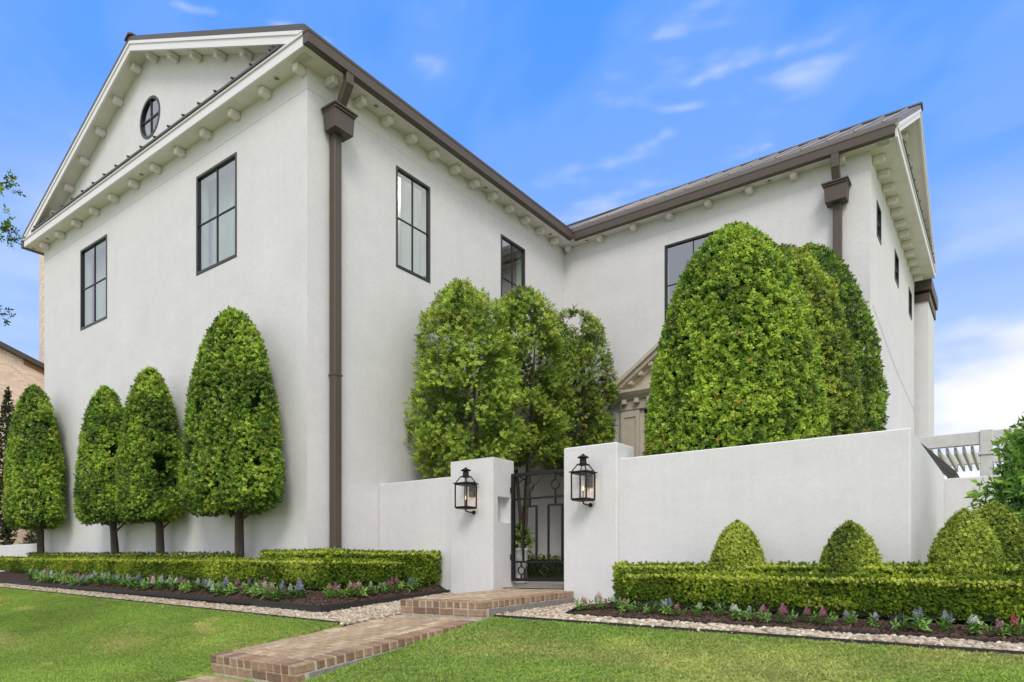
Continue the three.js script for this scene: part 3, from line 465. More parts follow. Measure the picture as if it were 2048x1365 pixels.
// gas lanterns
function lantern(x, y, z, label) {                       // y: underside of the box; z: the wall's face
  const t = thing('gas_lantern', label, 'lantern', [x, y, z], 'gas lanterns on the gate pillars');
  const w = 0.120, h = 0.385, zc = z + 0.185, fr = [], p = 0.010;
  for (const sx of [-1, 1]) for (const sz of [-1, 1]) fr.push(cbox(x + sx * w - p, x + sx * w + p, y, y + h, zc + sz * w - p, zc + sz * w + p, 0.003));
  for (const yy of [y, y + h - 0.018]) for (const s of [-1, 1]) { fr.push(box(x - w, x + w, yy, yy + 0.02, zc + s * w - p, zc + s * w + p)); fr.push(box(x + s * w - p, x + s * w + p, yy + 0.001, yy + 0.019, zc - w + p, zc + w - p)); }
  fr.push(cbox(x - w - 0.03, x + w + 0.03, y + h, y + h + 0.016, zc - w - 0.03, zc - w + 0.012, 0.003), cbox(x - w - 0.03, x + w + 0.03, y + h, y + h + 0.016, zc + w - 0.012, zc + w + 0.03, 0.003), cbox(x - w - 0.03, x - w + 0.012, y + h + 0.001, y + h + 0.015, zc - w + 0.012, zc + w - 0.012, 0.003), cbox(x + w - 0.012, x + w + 0.03, y + h + 0.001, y + h + 0.015, zc - w + 0.012, zc + w - 0.012, 0.003));
  part(t, 'lantern_frame', fr, M.lampMetal);
  const tw = 0.060, th = 0.115, up = [];
  for (const sx of [-1, 1]) for (const sz of [-1, 1]) up.push(bar(V(x + sx * w, y + h + 0.012, zc + sz * w), V(x + sx * tw, y + h + th, zc + sz * tw), 0.009, 5));
  for (const s of [-1, 1]) up.push(box(x - tw - 0.008, x + tw + 0.008, y + h + th - 0.006, y + h + th + 0.01, zc + s * tw - 0.008, zc + s * tw + 0.008), box(x + s * tw - 0.008, x + s * tw + 0.008, y + h + th - 0.005, y + h + th + 0.009, zc - tw + 0.008, zc + tw - 0.008));
  part(t, 'roof_frame', up, M.lampMetal);
  part(t, 'chimney_cap', new THREE.LatheGeometry([[0.001, 0.0], [0.066, 0.002], [0.050, 0.018], [0.046, 0.085], [0.082, 0.092], [0.084, 0.102], [0.05, 0.122], [0.022, 0.132], [0.02, 0.146], [0.001, 0.152]].map((q) => new THREE.Vector2(q[0], q[1])), 20).translate(x, y + h + th + 0.006, zc), M.lampMetal);
  for (const s of [-1, 1]) {
    part(t, 'pane', new THREE.PlaneGeometry(2 * w - 0.022, h - 0.04).translate(x, y + h / 2, zc + s * w), M.lampGlass);
    part(t, 'pane', new THREE.PlaneGeometry(2 * w - 0.022, h - 0.04).rotateY(Math.PI / 2).translate(x + s * w, y + h / 2, zc), M.lampGlass);
  }
  part(t, 'base_plate', cbox(x - w, x + w, y - 0.014, y, zc - w, zc + w, 0.004), M.lampMetal);
  part(t, 'burner', [bar(V(x, y, zc), V(x, y + 0.13, zc), 0.007, 8), new THREE.CylinderGeometry(0.018, 0.03, 0.03, 10).translate(x, y + 0.015, zc)], M.lampMetal);
  part(t, 'back_plate', [cbox(x - 0.055, x + 0.055, y + 0.19, y + h + 0.05, z + 0.004, z + 0.05, 0.006), cbox(x - 0.04, x + 0.04, y + 0.28, y + 0.33, z + 0.05, zc - w, 0.004)], M.lampMetal);
  part(t, 'gas_pipe', [new THREE.TubeGeometry(new THREE.CatmullRomCurve3([V(x, y - 0.01, zc), V(x, y - 0.045, zc), V(x + 0.01, y - 0.06, zc - 0.05), V(x + 0.02, y - 0.062, z + 0.01)]), 16, 0.011, 8), new THREE.CylinderGeometry(0.032, 0.032, 0.014, 14).rotateX(Math.PI / 2).translate(x + 0.02, y - 0.062, z + 0.011)], M.lampMetal);
  const fl = new THREE.LatheGeometry([[0.001, 0], [0.011, 0.010], [0.014, 0.022], [0.009, 0.045], [0.001, 0.068]].map((q) => new THREE.Vector2(q[0], q[1])), 12).translate(x, y + 0.132, zc);
  part(t, 'flame', fl, std(1, 0.6, 0.3, 1, { emissive: new THREE.Color().setRGB(1, 0.50, 0.22), emissiveIntensity: 1.6 }));
  const l = new THREE.PointLight(new THREE.Color().setRGB(1, 0.6, 0.3), 0.03, 0, 2); l.position.set(x, y + 0.165, zc); l.castShadow = true; scene.add(l);
}
lantern(-7.12, 0.985, ZP, 'black gas lantern with a lit flame on the left pillar beside the niche');
lantern(-4.94, 0.985, ZP, 'black gas lantern with a lit flame on the plain right pillar');
// gate
{
  const z = -9.12, x0 = -6.68, x1 = -5.40, t = thing('iron_gate', 'black wrought iron garden gate with rings, between the white pillars', 'gate', [-6.04, -0.25, z]);
  const B = (xa, xb, ya, yb, d = 0.018) => cbox(xa, xb, ya, yb, z - d, z + d, 0.004);
  part(t, 'gate_frame', [B(x0, x0 + 0.055, -0.2, 1.57, 0.026), B(x1 - 0.055, x1, -0.2, 1.57, 0.026), B(x0 + 0.055, x1 - 0.055, 1.515, 1.57, 0.026), B(x0 + 0.055, x1 - 0.055, -0.2, -0.15, 0.026)], M.iron);
  for (const y of [1.13, 0.10]) part(t, 'rail', B(x0 + 0.055, x1 - 0.055, y, y + 0.032), M.iron);
  for (const cx of [-6.32, -5.83]) part(t, 'bar_panel', [B(cx - 0.145, cx - 0.115, 0.132, 1.0), B(cx + 0.115, cx + 0.145, 0.132, 1.0), B(cx - 0.145, cx + 0.145, 1.0, 1.03), B(cx - 0.014, cx + 0.014, 1.03, 1.13)], M.iron);
  for (const [cy, r, y0, y1] of [[1.34, 0.072, 1.162, 1.515], [-0.025, 0.062, -0.15, 0.10]]) for (const cx of [-6.49, -6.04, -5.6].map((v, i) => cy > 1 ? [-6.32, -5.83][i] : v)) if (cx !== undefined)
    part(t, 'ring', [new THREE.TorusGeometry(r, 0.012, 8, 28).translate(cx, cy, z), B(cx - 0.013, cx + 0.013, y0, cy - r, 0.013), B(cx - 0.013, cx + 0.013, cy + r, y1, 0.013)], M.iron);
  for (const y of [0.2, 1.3]) part(t, 'hinge', new THREE.CylinderGeometry(0.022, 0.022, 0.09, 10).translate(x0 - 0.012, y, z + 0.01), M.iron);
  part(t, 'latch', [B(x1 - 0.13, x1 - 0.03, 0.62, 0.72, 0.03), bar(V(x1 - 0.14, 0.67, z + 0.05), V(x1 - 0.05, 0.67, z + 0.05), 0.012)], M.iron);
}

// ---------------------------------------------------------------- brick walk, landing and lower walk
const BW = 0.117, BL = 0.236, J = 0.015;
const brickGeo = [0, 1, 2].map((i) => { const e = 0.004 * i; return cbox(-(BW - J) / 2 + e * 0.3, (BW - J) / 2 - e * 0.2, -0.085, 0, -(BL - J) / 2 + e * 0.4, (BL - J) / 2 - e * 0.3, 0.006 + 0.0015 * i); });
const faceGeo = [0, 1].map((i) => cbox(-(BL - J) / 2, (BL - J) / 2, -0.08, 0, -0.05, 0.045, 0.006 + 0.002 * i));
function paving(name, label, y, z0, len, slope, wd, { front = true, sides = true, lower = 0.19, border = true }) {
  // local frame: x across, -z up the slope, y = 0 the bricks' top
  const t = thing(name, label, null, [(XL + XR) / 2, y, z0], null, 'structure'); t.rotation.x = Math.atan(slope);
  const put = (geo, mat, x, yy, z, ry, sc) => { const m = shadows(new THREE.Mesh(geo, mat)); m.name = 'brick'; m.position.set(x, yy + rr(-0.003, 0.003), z); m.rotation.set(rr(-0.008, 0.008), ry + rr(-0.012, 0.012), rr(-0.012, 0.012)); if (sc) m.scale.set(...sc); t.add(m); };
  const local = (nm, g, mat) => { const m = shadows(new THREE.Mesh(metres(merged([].concat(g))), mat)); m.name = nm; t.add(m); };
  local('mortar_bed', box(-wd / 2 + 0.016, wd / 2 - 0.016, -0.088, -0.007, -len + 0.004, -0.016), M.mortar);
  if (lower) local('mortar_base', box(-wd / 2 + 0.016, wd / 2 - 0.016, -lower - 0.25, -0.089, -len + 0.004, -0.017), M.mortar);
  const n = Math.round(wd / BW), bw = wd / n, zf = front ? BL : 0;
  if (front) for (let i = 0; i < n; i++) put(pick(brickGeo), pick(brickMats), -wd / 2 + (i + 0.5) * bw, 0, -BL / 2, 0, [bw / BW, 1, 1]);
  const xb = border ? BL : 0;
  if (border) for (let z = zf + BW / 2; z < len - BW / 2 + 0.01; z += BW) for (const k of [-1, 1]) put(pick(brickGeo), pick(k > 0 ? brickMats.slice(0, 6) : topMats), k * (wd / 2 - BL / 2), 0, -z, Math.PI / 2);
  const cols = Math.floor((wd - 2 * xb) / BW + 0.1), cw = (wd - 2 * xb) / cols;
  for (let c = 0; c < cols; c++) { const fav = pick(topMats); for (let z = zf + BL / 2 - (c % 2 ? BL / 2 : 0); z < len + 0.01; z += BL) {
    const a = Math.max(z - BL / 2, zf), b = Math.min(z + BL / 2, len); if (b - a < 0.05) continue;
    put(pick(brickGeo), rnd() < 0.55 ? fav : pick(topMats), -wd / 2 + xb + (c + 0.5) * cw, 0, -(a + b) / 2, 0, [cw / BW, 1, (b - a) / (BL - J) - 0.02]);
  } }
  if (lower) {
    const m = Math.floor(wd / BL);
    if (front) for (let i = 0; i < m; i++) put(pick(faceGeo), pick(brickMats), -wd / 2 + (i + 0.5) * wd / m, -0.095, -0.055, 0, [wd / m / BL, 1.05, 1]);
    local('footing', [box(wd / 2 - 0.06, wd / 2 + 0.008, -lower - 0.2, -0.097, -len, -0.16), box(-wd / 2 - 0.008, -wd / 2 + 0.06, -lower - 0.2, -0.097, -len, -0.16)], M.concrete);
  }
}
paving('brick_walk', 'sloping tan brick walk across the lawn up to the landing', -0.875, -3.80, 2.66, 0.102, 1.42, {});
paving('brick_landing', 'raised brick landing in front of the gate', -0.405, -6.48, 2.75, 0.038, 1.42, {});
paving('lower_brick_walk', 'lowest stretch of brick walk at the bottom edge', -1.27, -1.9, 1.88, 0.105, 1.42, { front: false, lower: 0.1 });

// ---------------------------------------------------------------- edging of the beds
function strip(name, label, pts, top, bot, th = 0.012) {   // pts: [x, z], heights as functions of x, z
  const gs = [];
  for (let i = 0; i < pts.length - 1; i++) {
    const [x0, z0] = pts[i], [x1, z1] = pts[i + 1], n = Math.max(1, Math.round(Math.hypot(x1 - x0, z1 - z0) / 0.5)), dx = x1 - x0, dz = z1 - z0, L = Math.hypot(dx, dz), nx = -dz / L * th / 2, nz = dx / L * th / 2;
    for (let k = 0; k < n; k++) {
      const a = [mix(x0, x1, k / n), mix(z0, z1, k / n)], b = [mix(x0, x1, (k + 1) / n), mix(z0, z1, (k + 1) / n)], q = [];
      for (const p of [a, b]) for (const s of [-1, 1]) for (const f of [bot, top]) q.push(V(p[0] + s * nx, f(p[0], p[1]), p[1] + s * nz));
      const g = new ConvexGeometry(q); g.setAttribute('uv', new THREE.BufferAttribute(new Float32Array(g.attributes.position.count * 2), 2)); gs.push(g);
    }
  }
  const c = pts[Math.floor(pts.length / 2)], t = thing(name, label, 'edging', [c[0], bot(c[0], c[1]), c[1]]); part(t, 'edging_strip', gs, M.edging); return t;
}
const el = (x, z) => mulchLeft(x, z) + 0.035, er = (x, z) => mulchRight(x, z) + 0.03;
strip('bed_edging', 'black steel edging around the left bed with a square corner', [[-21.5, -6.08], [-7.72, -6.08], [-7.70, -8.72]], el, (x, z) => el(x, z) - 0.22, 0.02);
strip('bed_edging', 'black steel edging along the front of the right bed', [[-4.46, -7.6], [-4.45, -7.2], [2.4, -7.2]], er, (x, z) => er(x, z) - 0.2, 0.02);
strip('lawn_edging', 'thin black edging between left lawn and pebbles', [[-21.5, -5.5], [XL - 0.02, -5.5]], (x, z) => leftBase(x) + 0.036, (x, z) => leftBase(x) - 0.1, 0.012);
strip('lawn_edging', 'thin black edging between right lawn and pebbles', [[XR + 0.02, -6.7], [2.4, -6.7]], (x, z) => rightBase(x) + 0.036, (x, z) => rightBase(x) - 0.1, 0.012);

// ---------------------------------------------------------------- leaves, hedges, clipped trees
function sprig(n, L, Wd, spread, stem, droop = 0.15) {      // a short twig with n leaves, pointing along +y
  const pos = [], idx = [];
  for (let i = 0; i < n; i++) {
    const at = stem * (0.15 + 0.85 * i / Math.max(1, n - 1)), az = i * 2.4 + rr(-0.4, 0.4), tilt = i === n - 1 ? rr(0, 0.5) : spread * rr(0.75, 1.25), l = L * rr(0.75, 1.15), w = Wd * rr(0.85, 1.15);
    const d = V(Math.cos(az) * Math.sin(tilt), Math.cos(tilt), Math.sin(az) * Math.sin(tilt)), s = V(-Math.sin(az), 0, Math.cos(az)), nn = s.clone().cross(d).normalize(), o = V(0, at, 0), k = pos.length / 3;
    const P = (a, b, c) => { const v = o.clone().addScaledVector(d, a * l).addScaledVector(s, b * w).addScaledVector(nn, c * w); pos.push(v.x, v.y, v.z); };
    P(0.02, 0, 0); P(0.5, 0.5, 0.16); P(0.5, -0.5, 0.16); P(1, 0, -droop * l / w); P(0.5, 0, 0);
    idx.push(k, k + 1, k + 4, k, k + 4, k + 2, k + 1, k + 3, k + 4, k + 4, k + 3, k + 2);
  }
  const g = new THREE.BufferGeometry(); g.setAttribute('position', new THREE.Float32BufferAttribute(pos, 3)); g.setIndex(idx); g.computeVertexNormals(); return g;
}
const leafSprig = sprig(8, 0.058, 0.033, 0.95, 0.055, 0.1), looseSprig = sprig(8, 0.064, 0.031, 0.9, 0.09, 0.1), boxSprig = sprig(10, 0.020, 0.0135, 0.95, 0.030), longSprig = sprig(6, 0.12, 0.042, 0.9, 0.14, 0.25), coneSprig = sprig(10, 0.020, 0.0135, 0.95, 0.028);
const UPV = V(0, 1, 0);
const orient = (p, dir, s) => new THREE.Matrix4().compose(p, new THREE.Quaternion().setFromUnitVectors(UPV, dir).multiply(new THREE.Quaternion().setFromAxisAngle(UPV, rnd() * 6.283)), V(s, s, s));
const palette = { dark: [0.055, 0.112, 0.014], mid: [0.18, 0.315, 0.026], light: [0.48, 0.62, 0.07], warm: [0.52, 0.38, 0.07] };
function leafTone(p, toneLift, P = palette, warm = 0.012) {  // second argument lifts the tone: new growth, painted hedge light and cone shade
  const c = fbm(p.x * 2.6, p.y * 2.6, p.z * 2.6, 3), t = clamp(0.12 + 1.5 * (c - 0.36) + toneLift + (rnd() - 0.5) * 0.8), k = rr(0.8, 1.2);
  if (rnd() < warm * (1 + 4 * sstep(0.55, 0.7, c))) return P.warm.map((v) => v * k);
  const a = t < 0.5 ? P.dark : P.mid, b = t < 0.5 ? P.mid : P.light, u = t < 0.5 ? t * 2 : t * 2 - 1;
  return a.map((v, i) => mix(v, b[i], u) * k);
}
// a crown: silhouette radius by height, flattened in z
function crown(o, n, { x, z, y0, y1, rx, rz, prof, sprigGeo, P = palette, toneLift = 0, warm = 0.012, thick = 0.16, holes = 0, bumps = 0.10, size = 1, inner = 0.2, mat = M.leaf, tuck = 0.06 }) {
  const list = [], org = origins.get(o), sx = rnd() * 50; let tries = 0;
  while (list.length < n && tries++ < n * 6) {
    const h = rnd(), R = prof(h); if (rnd() > (R + 0.12) / 1.12) continue;
    const a = rnd() * 6.283, bump = 1 + bumps * 2 * (fbm(Math.cos(a) * 2 + sx, h * 6, Math.sin(a) * 2, 3) - 0.5);
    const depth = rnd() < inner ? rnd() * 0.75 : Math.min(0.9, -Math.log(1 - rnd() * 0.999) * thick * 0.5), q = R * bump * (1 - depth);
    const qq = Math.max(0, q - tuck / rx), p = V(x + Math.cos(a) * qq * rx, mix(y0, y1 - tuck, h) + rr(-0.03, 0.03), z + Math.sin(a) * qq * rz);
    if (holes && fbm(p.x * 2.9 + sx, p.y * 2.9, p.z * 2.9, 3) < holes) continue;
    const e = 0.01, sl = (prof(Math.min(1, h + e)) - prof(Math.max(0, h - e))) / (2 * e) * rx / (y1 - y0);
    const nrm = V(Math.cos(a) / rx, 0, Math.sin(a) / rz).normalize(); nrm.y = clamp(-sl, -1, 3);
    const dir = nrm.normalize().multiplyScalar(0.9).add(V(rr(-1, 1), rr(-0.5, 1.1), rr(-1, 1)).multiplyScalar(0.75)).normalize();
    list.push([orient(p.sub(org), dir, size * rr(0.75, 1.25)), leafTone(p.clone().add(org), toneLift + 0.22 - depth * 1.3 + 0.12 * nrm.y, P, warm)]);  // paler where leaves face up, darker deeper in the crown
  }
  return copies('crown', sprigGeo, mat, list, null, o, null);
}
const egg = (p = 2.4, q = 0.62, cut = 0.06) => (h) => (h < cut ? 0.72 + 0.28 * Math.sqrt(h / cut) : Math.pow(1 - Math.pow((h - cut) / (1 - cut), p), q));
function branchy(o, base, top, r, limbs, spreadR, name = 'trunk', from = 0.3) {
  const gs = [], tube = (pts, r0, r1) => {
    const c = new THREE.CatmullRomCurve3(pts), n = 10, g = new THREE.TubeGeometry(c, n, 1, 7), p = g.attributes.position;
    for (let i = 0; i <= n; i++) { const k = mix(r0, r1, i / n), ctr = c.getPointAt(i / n); for (let j = 0; j <= 7; j++) { const a = i * 8 + j; const w = 1 + 0.16 * (noise3(ctr.x * 9 + j, ctr.y * 9, ctr.z * 9) - 0.5); p.setXYZ(a, ctr.x + (p.getX(a) - ctr.x) * k * w, ctr.y + (p.getY(a) - ctr.y) * k * w, ctr.z + (p.getZ(a) - ctr.z) * k * w); } }
    g.computeVertexNormals(); return g;
  };
  const mid = base.clone().lerp(top, 0.5).add(V(rr(-0.04, 0.04), 0, rr(-0.03, 0.03)));
  gs.push(tube([base, mid, top], r * 1.25, r * 0.45));
  const t = part(o, name, gs, M.bark);
  const c = new THREE.CatmullRomCurve3([base, mid, top]), br = [];
  for (let i = 0; i < limbs; i++) { const s = mix(from, 0.95, i / limbs), a = i * 2.4 + rr(-0.3, 0.3), q = c.getPoint(s), L = spreadR * rr(0.6, 0.95) * (1.15 - s * 0.6); br.push(tube([q, q.clone().add(V(Math.cos(a) * L * 0.5, L * 0.22, Math.sin(a) * L * 0.4)), q.clone().add(V(Math.cos(a) * L, L * rr(0.35, 0.7), Math.sin(a) * L * 0.75))], r * 0.38, r * 0.10)); }
  if (br.length) part(t, 'limb', br, M.bark);
}
// four clipped trees against the front wall
const wallTrees = [
  ['topiary_tree', 'largest clipped egg shaped tree against the front wall, nearest the house corner', -11.10, -10.95, 1.38, 0.46, 4.50, 1.00, 15500],
  ['topiary_tree', 'slender clipped tree against the front wall, just left of the largest one', -13.88, -13.76, 1.02, 0.44, 3.98, 0.98, 10500],
  ['topiary_tree', 'clipped tree against the front wall beneath the smaller front window', -15.82, -15.68, 0.96, 0.44, 3.92, 1.02, 10200],
  ['topiary_tree', 'clipped tree standing farthest left at the end of the front wall', -19.9, -19.55, 1.28, 0.50, 4.55, 1.05, 12000],
];
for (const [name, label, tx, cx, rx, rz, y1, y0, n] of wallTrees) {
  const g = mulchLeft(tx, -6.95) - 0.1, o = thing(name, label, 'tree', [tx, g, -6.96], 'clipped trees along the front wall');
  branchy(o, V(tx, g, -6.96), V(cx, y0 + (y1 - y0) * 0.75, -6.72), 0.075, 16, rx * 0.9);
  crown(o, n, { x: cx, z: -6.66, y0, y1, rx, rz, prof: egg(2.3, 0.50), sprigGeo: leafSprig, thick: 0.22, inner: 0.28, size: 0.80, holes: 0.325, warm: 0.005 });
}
// three looser trees in the courtyard corner by the side wall
const loose = [
  ['courtyard_tree', 'loose leafy tree behind the short garden wall, nearest of three by the side wall', -8.38, -9.96, 1.06, 5.42, 1.75, 7600, 0.08, 0.01],
  ['courtyard_tree', 'loose leafy tree in the courtyard below the small side window', -8.46, -12.0, 0.95, 6.0, 2.3, 6600, -0.02, 0.012],
  ['courtyard_tree', 'loose leafy tree in the inner corner of the house above the gate', -8.42, -14.0, 1.0, 6.2, 2.4, 7000, -0.14, 0.03],
];
const looseP = { dark: [0.12, 0.20, 0.022], mid: [0.30, 0.43, 0.04], light: [0.56, 0.68, 0.10], warm: [0.50, 0.36, 0.10] };
for (const [name, label, x, z, r, y1, y0, n, toneLift, warm] of loose) {
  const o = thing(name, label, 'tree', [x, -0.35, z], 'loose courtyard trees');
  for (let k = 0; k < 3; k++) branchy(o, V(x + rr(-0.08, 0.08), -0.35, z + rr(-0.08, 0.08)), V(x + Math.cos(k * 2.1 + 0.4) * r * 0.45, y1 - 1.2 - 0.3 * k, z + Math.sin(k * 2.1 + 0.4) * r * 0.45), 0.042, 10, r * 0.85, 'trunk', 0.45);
  crown(o, n, { x, z, y0, y1, rx: r, rz: r, prof: egg(3.4, 0.46, 0.2), sprigGeo: looseSprig, P: looseP, toneLift, warm, thick: 0.34, inner: 0.5, size: 0.92, holes: 0.468, bumps: 0.22 });
}
// three dense clipped trees behind the long wall
const oliveP = { dark: [0.085, 0.135, 0.02], mid: [0.25, 0.35, 0.035], light: [0.50, 0.60, 0.08], warm: [0.50, 0.36, 0.08] };
const dense = [
  ['topiary_tree', 'biggest bright green clipped tree rising over the long garden wall', -3.41, -10.36, 1.32, 5.2, 0.3, 38000, 0.14, 0.004, palette],
  ['topiary_tree', 'yellowish clipped tree half hidden, between the biggest one and the dark one', -3.20, -12.15, 1.31, 5.52, 0.3, 19000, -0.02, 0.015, oliveP],
  ['topiary_tree', 'dark green clipped tree behind the yellowish one, in front of the wing downspout', -3.12, -13.83, 1.38, 6.16, 0.3, 19000, -0.13, 0.006, palette],
];
for (const [name, label, x, z, r, y1, y0, n, toneLift, warm, P] of dense) {
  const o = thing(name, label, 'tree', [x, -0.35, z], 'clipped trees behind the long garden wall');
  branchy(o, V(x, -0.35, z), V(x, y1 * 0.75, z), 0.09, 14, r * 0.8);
  crown(o, n, { x, z, y0, y1, rx: r, rz: r, prof: egg(3.0, 0.55, 0.06), sprigGeo: leafSprig, thick: 0.16, inner: 0.22, toneLift, warm, P, bumps: 0.08, size: 0.94 });
}
// clipped cones in front of and beside the long wall
const coneP = { dark: [0.09, 0.14, 0.016], mid: [0.27, 0.37, 0.03], light: [0.58, 0.65, 0.10], warm: [0.55, 0.45, 0.14] };
for (const [label, x, z, r, y1] of [['small clipped cone shrub before the long wall, nearest the gate', -2.70, -8.32, 0.375, 0.585], ['small clipped cone shrub before the long wall, nearest its right end', -1.45, -8.30, 0.36, 0.53], ['clipped cone shrub in front of another cone, right of the wall end', -0.39, -8.30, 0.375, 0.60], ['clipped cone shrub half hidden behind another cone at the right edge', -0.17, -9.3, 0.47, 0.74]]) {
  const o = thing('cone_shrub', label, 'shrub', [x, -0.62, z], 'clipped cone shrubs');
  branchy(o, V(x, -0.62, z), V(x, y1 - 0.3, z), 0.03, 6, r * 0.6, 'stem');
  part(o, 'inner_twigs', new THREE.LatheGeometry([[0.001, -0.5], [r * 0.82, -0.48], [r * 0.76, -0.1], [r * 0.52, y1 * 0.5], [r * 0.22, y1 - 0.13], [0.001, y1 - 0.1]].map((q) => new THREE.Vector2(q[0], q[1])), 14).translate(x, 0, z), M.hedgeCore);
  crown(o, 12500, { x, z, y0: -0.5, y1, rx: r, rz: r, prof: egg(2.6, 0.56, 0.03), tuck: 0.04, sprigGeo: coneSprig, P: coneP, thick: 0.16, inner: 0, bumps: 0.07, toneLift: z < -9 ? -0.05 : 0.03, warm: 0.02 });  // rear cone: shade put into its leaf colour to part it from the front one
}
// hedges: boxes [x0, x1, z0, z1, bottom(x, z), top(x, z)]
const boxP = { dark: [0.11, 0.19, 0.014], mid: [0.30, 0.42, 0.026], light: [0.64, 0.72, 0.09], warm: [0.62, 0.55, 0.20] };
function hedge(label, boxes, density, P = boxP, group) {
  const b0 = boxes[0], o = thing('boxwood_hedge', label, 'hedge', [(b0[0] + b0[1]) / 2, b0[4](b0[0], b0[2]), (b0[2] + b0[3]) / 2], group), org = origins.get(o), list = [], cores = [];
  boxes.forEach(([x0, x1, z0, z1, fb, ft], bi) => {
    const c = 0.085, n = Math.max(1, Math.round((x1 - x0) / 0.8)), inside = (p) => boxes.some((q, j) => j !== bi && p.x > q[0] + 0.03 && p.x < q[1] - 0.03 && p.z > q[2] + 0.03 && p.z < q[3] - 0.03 && p.y < q[5](p.x, p.z) - 0.02);
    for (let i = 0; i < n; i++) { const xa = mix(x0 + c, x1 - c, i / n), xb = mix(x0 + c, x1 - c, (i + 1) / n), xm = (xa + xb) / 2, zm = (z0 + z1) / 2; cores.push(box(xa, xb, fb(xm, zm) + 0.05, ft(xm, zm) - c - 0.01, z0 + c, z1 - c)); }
    const faces = [[x1 - x0, z1 - z0, 'y'], [x1 - x0, 0.55, 'f'], [x1 - x0, 0.55, 'b'], [z1 - z0, 0.55, 'r'], [z1 - z0, 0.55, 'l']];
    for (const [a, b, k] of faces) for (let i = 0, m = a * b * density * (k === 'b' ? 0.3 : 1); i < m; i++) {
      const u = rnd(), v = rnd(); let x = mix(x0, x1, u), z = mix(z0, z1, v), nrm, y;
      if (k === 'y') { y = ft(x, z); nrm = V(0, 1, 0); }
      else { if (k === 'f' || k === 'b') { z = k === 'f' ? z1 : z0; nrm = V(0, 0, k === 'f' ? 1 : -1); } else { x = k === 'r' ? x1 : x0; nrm = V(k === 'r' ? 1 : -1, 0, 0); z = mix(z0, z1, u); }
        const yb = fb(x, z) + 0.05; if (v < 0.14 && rnd() < 0.6) continue; y = mix(yb, ft(x, z), v); }
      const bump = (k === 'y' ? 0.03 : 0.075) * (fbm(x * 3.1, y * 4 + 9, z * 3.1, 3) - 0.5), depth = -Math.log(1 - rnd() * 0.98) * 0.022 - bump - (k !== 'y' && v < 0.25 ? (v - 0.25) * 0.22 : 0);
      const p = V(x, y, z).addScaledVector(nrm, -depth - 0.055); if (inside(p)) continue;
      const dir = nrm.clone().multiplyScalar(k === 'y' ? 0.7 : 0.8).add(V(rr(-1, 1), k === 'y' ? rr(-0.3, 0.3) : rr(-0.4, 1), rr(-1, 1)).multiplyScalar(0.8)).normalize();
      const w = leafTone(p, (k === 'y' ? 0.62 : -0.10) - depth * 5 + (k !== 'y' ? (v - 0.6) * 0.35 : 0), P, 0.008 + 0.03 * sstep(0.55, 0.7, fbm(x * 1.2, y, z * 1.2 + 5, 2)));  // light painted by facing: tops lifted, fronts darkened
      if (k === 'y' && rnd() < 0.6) for (let q = 0; q < 3; q++) w[q] = mix(w[q], [0.74, 0.78, 0.22][q], 0.6);  // cream tops: pale new growth and top light in one leaf colour
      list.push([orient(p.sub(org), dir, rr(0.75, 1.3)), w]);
    }
  });
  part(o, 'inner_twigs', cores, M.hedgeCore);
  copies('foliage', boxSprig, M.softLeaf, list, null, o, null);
}
const topL = (x) => 0.145 + 0.0125 * clamp(-8 - x, 0, 14) + 0.012 * (fbm(x * 1.3, 2, 1, 2) - 0.5), topR = (x) => -0.028 - 0.0125 * (x + 4);
const grp = 'low clipped hedges';
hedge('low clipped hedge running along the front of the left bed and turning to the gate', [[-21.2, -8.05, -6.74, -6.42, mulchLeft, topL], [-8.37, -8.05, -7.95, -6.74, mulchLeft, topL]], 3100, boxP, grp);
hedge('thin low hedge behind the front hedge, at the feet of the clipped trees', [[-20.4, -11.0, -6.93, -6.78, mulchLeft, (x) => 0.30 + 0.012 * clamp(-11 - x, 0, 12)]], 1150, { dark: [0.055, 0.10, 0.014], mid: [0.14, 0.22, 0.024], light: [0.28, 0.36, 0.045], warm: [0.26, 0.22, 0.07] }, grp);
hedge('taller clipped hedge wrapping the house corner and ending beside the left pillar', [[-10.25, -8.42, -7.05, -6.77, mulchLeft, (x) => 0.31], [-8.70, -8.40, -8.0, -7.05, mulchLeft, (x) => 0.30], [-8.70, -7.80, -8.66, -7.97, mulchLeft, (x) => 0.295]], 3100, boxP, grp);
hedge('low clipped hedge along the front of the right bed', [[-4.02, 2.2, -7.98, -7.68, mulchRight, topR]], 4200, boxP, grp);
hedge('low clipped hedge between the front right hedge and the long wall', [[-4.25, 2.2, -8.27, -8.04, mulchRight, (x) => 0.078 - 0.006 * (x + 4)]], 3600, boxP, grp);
hedge('dark clipped hedge in the courtyard seen through the gate', [[-8.6, -5.6, -12.6, -12.1, () => -0.25, () => 0.30]], 700, { dark: [0.02, 0.045, 0.01], mid: [0.05, 0.10, 0.016], light: [0.10, 0.17, 0.03], warm: [0.1, 0.09, 0.03] });

